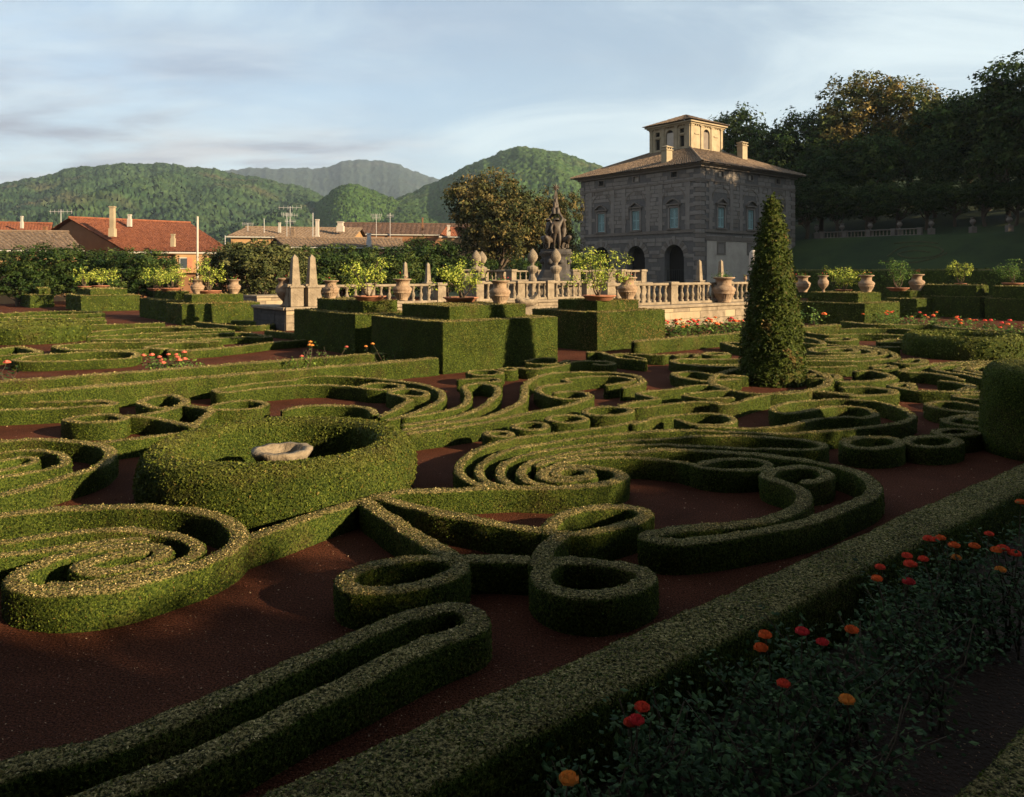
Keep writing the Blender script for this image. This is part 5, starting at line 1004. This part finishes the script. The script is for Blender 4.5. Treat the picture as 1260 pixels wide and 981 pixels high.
def rose_bush(base, blooms, label, hh=.8, r=.35, n=150, stems=6, leaf=.055, group='rose bushes', br=.05, pal='rose', name='rose_bush'):
    base = np.array([base[0], base[1], 0.]); root = empty(name, base, label=label, cat='rose bush', group=group); mb = MB(); tips = []
    tg = [np.array(b[0])-base for b in blooms] + [np.array([rng.normal(0, r*.6), rng.normal(0, r*.6), hh*rng.uniform(.55, 1.0)]) for _ in range(stems)]
    for t in tg:
        st = np.array([rng.normal(0, .07), rng.normal(0, .07), 0]); m = (st+t)/2 + np.array([rng.normal(0, .07), rng.normal(0, .07), .03]); pth = np.array([st, (st+m)/2, m, (m+t)/2+rng.normal(0, .02, 3), t]); mb.add(*tube(pth, [.008, .007, .006, .005, .004], 5)); tips.append(pth)
    mb.build('stems', M_bark, root); P = []; 
    for pth in tips:
        m = max(6, n//len(tips)); q = rng.random(m)**.7*4; i = np.minimum(q.astype(int), 3); fr = (q-i)[:, None]; P.append(pth[i]*(1-fr)+pth[i+1]*fr + rng.normal(0, .075*max(1, r/.35), (m, 3))*np.array([1, 1, .5]))
    P = np.concatenate(P); P = P[P[:, 2] > .1]; v, f = leaf_faces(P, np.tile([0, -.1, 1.], (len(P), 1)), leaf*rng.uniform(.6, 1.3, len(P)), .45, True, .62); pc = np.array(PAL[pal]); MB().add(v, f, 0, pc[rng.choice(4, len(P))]*rng.uniform(.7, 1.3, (len(P), 1))).build('leaves', M_leaf, root)
    for b, col in blooms:
        mb = MB(); bloom(mb, np.array(b)-base, br*rng.uniform(.85, 1.15), col); mb.build('bloom', M_petal, root)
    return root
NEAR = [(((783, 886, .72, CRI), (776, 889, .7, RED), (790, 870, .74, RED)), 'rose bush with a tight cluster of crimson blooms'), (((700, 958, .7, YEL),), 'rose bush with a single orange-yellow bloom'), (((941, 781, .78, ORG), (936, 797, .72, ORG)), 'rose bush with two small orange blooms, one above the other'), (((987, 777, .8, CRI),), 'rose bush with one crimson bloom beside the border hedge'),
  (((1048, 775, .78, ORG), (1012, 790, .7, CRI)), 'rose bush with an orange bloom and a fading one'), (((964, 841, .75, RED),), 'rose bush with one scarlet bloom in the middle of the bed'), (((1042, 861, .72, YEL),), 'rose bush with one pale orange bloom'), (((1083, 698, .8, RED), (1079, 712, .78, ORG), (1118, 716, .7, CRI)), 'rose bush with a red and a smaller orange bloom close to the border hedge'),
  (((1120, 694, .82, RED), (1116, 684, .82, RED), (1136, 688, .8, RED)), 'rose bush with three scarlet blooms in a triangle'), (((1150, 664, .84, RED), (1143, 663, .82, RED), (1157, 662, .83, ORG)), 'rose bush with a close row of three blooms'), (((1174, 671, .82, ORG), (1199, 672, .8, ORG)), 'rose bush with two spaced orange blooms'),
  (((1217, 657, .85, RED), (1226, 677, .82, ORG), (1234, 675, .82, RED), (1248, 681, .8, RED)), 'rose bush with four red blooms near the end of the bed'), (((1231, 701, .74, YEL), (1176, 686, .7, YEL)), 'rose bush with pale yellow half-open blooms'), (((1256, 618, .9, ORG),), 'rose bush with one orange bloom beside the far end of the border hedge')]
for bl_, l in NEAR:
    B3 = [(un(x, y, z), c) for x, y, z, c in bl_]; m = np.mean([b[0] for b in B3], 0); rose_bush((m[0]+.05, m[1]+.05), B3, l, .78, .36, 420, 6, .045, 'rose bushes in the foreground bed', .040)
for k, (x, y) in enumerate(((880, 850),(905, 905),(835, 925),(985, 870),(1010, 820),(1090, 780),(1130, 760),(1180, 740),(1215, 730),(1060, 830),(860, 880),(760, 960),(1150, 800),(960, 940))):
    m = un(x, y, .5); rose_bush(m, [], 'leafy rose bush without open blooms in the foreground bed', .72, .34, 380, 6, .045, 'flowerless rose bushes in the foreground bed')
bed = un(1000, 850); 
def quad_uv(name, pt, u0, u1, v0, v1, z, m): 
    c = [np.r_[pt[:2]+UV*a+VV*b, z] for a, b in ((u0, v0), (u1, v0), (u1, v1), (u0, v1))]; MB().poly(c).build(name, m, kind='structure')
pb_ = un(700, 785, .52); quad_uv('rose_bed_and_path_shade', pb_, -9, 18, -5.5, -.55, .006, M_bed_shade)  # bed soil continued across the path, its dark colour standing for shade there
def rose_row(pts, zr, label, group, n=90, leaf=.09, br=.06, cols=(RED, CRI, ORG), nb=4, hh=.7, pal='rose', r=.45):
    for (x, y) in pts:
        c = un(x, y, zr); B = [(c + np.array([rng.normal(0, r*.7), rng.normal(0, r*.5), rng.uniform(-.1, .2)]), cols[int(rng.integers(len(cols)))]) for _ in range(nb)]; rose_bush(c, B, label, hh, r, n, 5, leaf, group, br, pal)
rose_row([(812+i*13.5, 399-i*.45) for i in range(9)], .75, 'red-flowering rose bush at the foot of the pale pool wall', 'red roses along the pool wall', 300, .13, .085, nb=5, hh=.8, r=.6, pal='lemond')
rose_row([(1085+i*17, 386+i*1.6) for i in range(11)], .7, 'red-flowering rose bush behind the wavy border hedge', 'red roses behind the wavy border hedge', 240, .13, .08, nb=3, r=.7, pal='lemond')
rose_row([(985, 389), (1003, 388)], .7, 'pale green rose bush beside the cypress cone', 'pale rose bushes by the cypress', 130, .15, .12, nb=1, hh=1.2, r=.7, pal='lemond')
rose_row([(188, 442), (203, 441), (215, 442), (230, 440)], .5, 'pink rose bush at the bend of the box hairpin', 'pink roses in the far left compartment', 140, .1, .07, (PNK,), 3, .5, 'lemond')
rose_row([(9, 452)], .5, 'lone pink rose bush beside the closed box loop', 'pink roses in the far left compartment', 60, .1, .1, (PNK,), 1, .5)
rose_row([(352+i*14, 432-i*1.1) for i in range(5)] + [(452, 424), (478, 425)], .75, 'lanky rose bush with pale stems between the two straight border hedges', 'lanky roses between the border hedges', 45, .075, .06, (YEL, PNK), 1, .75, 'lemond')

# ================================================================ houses and town behind
def house(e0, e1, r0, r1, zg, mroof, mwall, label, depth=None, cols=34, rows=18, name='house', half=False):
    e0, e1, r0, r1 = (np.array(q, float) for q in (e0, e1, r0, r1)); o = np.array([e0[0], e0[1], 0]); root = empty(name, o, label=label, cat='house', group='tile-roofed houses beyond the garden')
    b0_, b1_ = r0 + (r0-e0)*np.array([1, 1, -1]), r1 + (r1-e1)*np.array([1, 1, -1]); b0_[2] = e0[2]; b1_[2] = e1[2]
    mb = MB(); tiled_roof(mb, e0-o, e1-o, r0-o, r1-o, cols, rows, .09); tiled_roof(mb, b1_-o, b0_-o, r1-o, r0-o, cols, rows, .09); rf_ = mb.build('roof', mroof, root, kind='stuff')
    def ins(a, t): c = (e0+e1+b0_+b1_)/4; q = a + (c-a)*t; return q
    w_ = [ins(q, .06) for q in (e0, e1, b1_, b0_)]; zt_ = e0[2]-.12; mb = MB()
    for k in range(4): a, b = w_[k], w_[(k+1) % 4]; mb.poly([(a[0]-o[0], a[1]-o[1], zg), (b[0]-o[0], b[1]-o[1], zg), (b[0]-o[0], b[1]-o[1], zt_), (a[0]-o[0], a[1]-o[1], zt_)])
    for a, b, c in ((w_[0], w_[3], r0), (w_[1], w_[2], r1)):
        cc2 = ins(c, .05); mb.poly([(a[0]-o[0], a[1]-o[1], zt_), (b[0]-o[0], b[1]-o[1], zt_), (cc2[0]-o[0], cc2[1]-o[1], c[2]-.25)])
    mb.build('wall', mwall, root); mb = MB(); d = (e1-e0)/np.linalg.norm(e1-e0); mb.add(*tube([e0-o+(0, 0, -.08), e1-o+(0, 0, -.08)], .11, 6)); mb.build('gutter', M_white, root)
    mb = MB(); n = 24
    for t in np.arange(0, 1, 1/n): mb.add(*tube([r0-o+(r1-r0)*t+(0, 0, .08), r0-o+(r1-r0)*(t+1/n*1.1)+(0, 0, .11)], [.17, .14], 6))
    mb.build('ridge_tiles', mroof, rf_); return root, o
def stack(px, Y, yt, yb, w_, parent, o, m=M_och, name='chimney'):
    a, b = at(px, yt, Y), at(px, yb, Y); x, y = a[0]-o[0], a[1]-o[1]; mb = MB().add(*box(x-w_, x+w_, y-w_, y+w_, b[2]-.6, a[2]-.15)); mb.add(*box(x-w_*1.25, x+w_*1.25, y-w_*1.25, y+w_*1.25, a[2]-.149, a[2])); mb.add(*box(x-w_*1.35, x+w_*1.35, y-w_*1.35, y+w_*1.35, b[2]-.7, b[2]+.25)); return mb.build(name, m, parent)
zr_ = 9.4; ze_ = 5.3
def rz_(px, py, z): Y = (z-H)*F/(YH-py); return np.array([(px-CX)/F*Y, Y, z])
hs, o = house(rz_(157, 310, ze_), at(288, 311.5, 91)*np.array([1, 1, 0])+np.array([0, 0, ze_]), rz_(84, 268.5, zr_), rz_(234, 275, zr_), 0, M_red, M_umb, 'large house with a broad red tiled roof and tall brick chimney', cols=46, rows=26)
stack(138.5, 88, 254, 284, .24, hs, o, M_tan); stack(159.5, 93, 264, 272, .16, hs, o, M_white); stack(213, 86, 288, 296, .16, hs, o, M_tan)
wd_ = at(226, 325, 83); mb = MB()
for y0, y1, m in ((0, 1, 0),): pass
og = rz_(157, 310, ze_); ed = (at(288, 311.5, 91)*np.array([1, 1, 0])+np.array([0, 0, ze_])-og); ed /= np.linalg.norm(ed); nrm_ = np.array([ed[1], -ed[0], 0]); 
def wall_patch(px, y0, y1, wd, m, root, o, off, name): 
    r = (px-CX)/F; t = (r*og[1]-og[0])/(ed[0]-r*ed[1]); c = og + ed*t; z1, z0 = [H+(YH-y)/F*c[1] for y in (y0, y1)]; mb = MB(); q = lambda s, z, d: c + ed*s + nrm_*d + np.array([0, 0, z-c[2]]) - o
    mb.add([q(-wd, z0, off-.9), q(wd, z0, off-.9), q(wd, z0, off), q(-wd, z0, off), q(-wd, z1, off-.9), q(wd, z1, off-.9), q(wd, z1, off), q(-wd, z1, off)], BOXF); return mb.build(name, m, root)
wall_patch(237, 313.5, 336, 1.9, M_och, hs, o, -.12, 'bay'); wq_ = wall_patch(226.5, 317, 331, .5, M_white, hs, o, .02, 'window'); wall_patch(226.5, 318, 330, .38, M_glass, wq_, o, .06, 'pane'); wall_patch(233.5, 317, 332, .28, M_terra, hs, o, .08, 'shutter')
def simple(px0, px1, ye, yr, Y, dx, dep, mr, mw, label, **k):
    e0, e1 = at(px0, ye, Y), at(px1, ye, Y*1.04); e1[2] = e0[2]; r0, r1 = at(px0+dx, yr, Y+dep), at(px1+dx*.4, yr, Y*1.04+dep); r1[2] = r0[2]; return house(e0, e1, r0, r1, 0, mr, mw, label, **k)
hs, o = simple(-70, 62, 289, 273.5, 104, 6, 5, M_red, M_umb, 'red-roofed house at the edge beside the big red-roofed house'); stack(27, 108, 266, 275, .12, hs, o, M_white); stack(55.5, 100, 279, 297, .2, hs, o, M_umb)
hs, o = simple(-90, 104, 307.5, 284.5, 76, -50, 6, M_tile, M_och, 'low house with a weathered tan tiled roof beside the brick pier')
hs, o = simple(278, 436, 291, 280, 118, 24, 7, M_tile, M_och, 'house with a pale tan roof crowded with chimneys and aerials'); stack(390.5, 112, 270, 292, .22, hs, o, M_plas); stack(360.5, 112, 280, 288, .22, hs, o, M_tile); stack(344, 122, 274, 281, .15, hs, o, M_white); stack(419, 124, 273, 280, .4, hs, o, M_plas)
hs, o = simple(352, 500, 304, 293, 100, -14, 6, M_tile, M_brn, 'low house with a brown gabled roof behind the shrubs'); stack(454, 101, 287, 298, .22, hs, o, M_metal)
hs, o = simple(418, 620, 288, 275, 140, 4, 5, M_brn, M_umb, 'long brown-roofed building below the green ridge'); stack(520, 138, 268, 279, .12, hs, o, M_umb)
hs, o = simple(540, 622, 291, 281, 122, 8, 5, M_red, M_och, 'ochre house with a small red roof beside the evergreen oak'); stack(552, 122, 277, 285, .2, hs, o, M_plas)
def mast(px, Y, yt, yb, label, arms=(), r=.045, m=None):
    a, b = at(px, yt, Y), at(px, yb, Y); root = empty('roof_aerial' if arms else 'pole', (b[0], b[1], 0), label=label, cat='aerial' if arms else 'pole', group='aerials and poles over the town'); mb = MB().add(*tube([(0, 0, 0), (0, 0, a[2])], r, 6)); mb.build('mast', m or M_metal, root)
    for fz, w_ in arms:
        mb = MB(); z = a[2]-fz; mb.add(*tube([(-w_, 0, z), (w_, 0, z)], .03, 5))
        for k in np.linspace(-w_, w_, 6): mb.add(*tube([(k, -.35, z), (k, .35, z)], .018, 4)); mb.add(*tube([(k, 0, z-.3), (k, 0, z+.3)], .018, 4))
        mb.build('aerial', M_metal, root)
mast(357, 112, 254, 285, 'tall aerial mast with several arms on the tan roof', ((.2, 1.6), (1.3, 1.0), (2.2, .7))); mast(353, 118, 262, 282, 'short aerial beside the tall mast', ((.2, .8),)); mast(385, 116, 262, 282, 'slim bare pole on the tan roof', (), .06); mast(463, 130, 264, 282, 'aerial with two short arms on the brown roof', ((.1, .9), (.6, .7))); mast(480, 128, 262, 285, 'thin brown aerial beyond the brown gable', ((.5, .5),)); mast(75, 110, 258, 276, 'broad aerial on the left red roof', ((.3, 1.5),)); mast(243, 80, 266.5, 330, 'pale concrete pole in front of the red-roofed house', (), .11, M_plas); mast(325, 122, 269, 284, 'thin pole at the left of the tan roof', (), .05); mast(305, 122, 275, 288, 'small aerial left of the tan roof', ((.1, .8),)); mast(277, 100, 290, 310, 'thin pole behind the red-roofed house', (), .05)
# brick pier at the left edge
p = at(6, 345, 73); pr2 = empty('brick_pier', (p[0], p[1], 0), .2, label='sunlit ochre garden pier beside the dark shrubs', cat='pier')
MB().add(*box(-1.1, .55, -.3, .3, 0, 3.4)).build('wall', M_och, pr2); MB().add(*bbox(.56, 1.15, -.35, .35, 0, 2.5, .04)).build('post', M_och, pr2); MB().add(*bbox(.5, 1.2, -.42, .42, 2.501, 2.7, .03)).build('cap', M_terra, pr2)
# ================================================================ upper terrace on the right
def upt(px, u): r = (px-CX)/F; Y = u/(r*UV[0]+UV[1]); return np.array([r*Y, Y])
hedge([[upt(x, 82) for x in (985, 1050, 1120, 1190, 1260, 1330)]], 'tall dark clipped hedge at the foot of the grass bank', 1.3, 4.1, name='bank_hedge', world=True, topk=.3)
def slope_pt(px, u): r = (px-CX)/F; Y = u/(r*UV[0]+UV[1]); return np.array([r*Y, Y, float(hill_z(np.array(u)))])
a, b = slope_pt(1012, 108.2), slope_pt(1132, 108.2); balustrade(a, b, a[2], 'pale balustrade at the top of the dark grass bank', 1.0, .5, (0, .25, .5, .75, 1), M_pepd)
for px, yt in ((1005, 281), (1036, 279), (1071, 275), (1107, 274.5), (1146, 272), (1197, 269), (1242, 265)):
    c = slope_pt(px, 109.2 + (px > 1130)*1.5); MB().add(*bbox(-.35, .35, -.35, .35, 0, 1.0, .03)).build('urn_pedestal', M_pepd, loc=c, label='short stone pedestal of an upper terrace urn', cat='pedestal', group='urn pedestals on the upper terrace'); urn((c[0], c[1], c[2]+1.0), YH-(c[2]+1.0+1.2-H)*F/c[1], 'stone urn on a pedestal along the dark upper terrace', True, 0, False, 'stone urns along the upper terrace', 'terrace_urn')
mb = MB()
for st in ([(1092,316),(1110,305),(1140,303),(1160,308),(1150,316),(1120,318),(1105,313),(1125,309),(1145,311)], [(1085,322),(1120,324),(1150,318),(1165,312)], [(1100,300),(1130,298),(1155,300)]):
    pp = []
    for x, y in st:
        r = (x-CX)/F; k = (YH-y)/F; Y = (H + 88*.42)/((r*UV[0]+UV[1])*.42 - k); pp.append((r*Y, Y, (Y*(r*UV[0]+UV[1])-88)*.42 + .02))
    mb.add(*tube(catmull(np.array(pp), False, .5), .13, 6))
mb.build('lawn_parterre', mat('dull_box', (.03,.034,.012), (.06,.055,.02), 2.0), label='dark scroll of low box laid out on the shaded lawn bank', cat='hedge')
# ================================================================ haze over the valley
hb = MB().add(*box(-8900, 8900, -690, 8900, -1.5, 1100)); M_h = bpy.data.materials.new('valley_haze'); M_h.use_nodes = True; hn = M_h.node_tree.nodes; hn.clear()
vo = hn.new('ShaderNodeVolumePrincipled'); vo.inputs['Color'].default_value = (.66, .82, 1.0, 1); vo.inputs['Density'].default_value = 7.5e-5; vo.inputs['Anisotropy'].default_value = .2; ho = hn.new('ShaderNodeOutputMaterial'); M_h.node_tree.links.new(vo.outputs[0], ho.inputs['Volume'])
hb.build('haze', M_h, kind='stuff', label='thin bluish haze filling the valley in front of the hills', cat='haze')
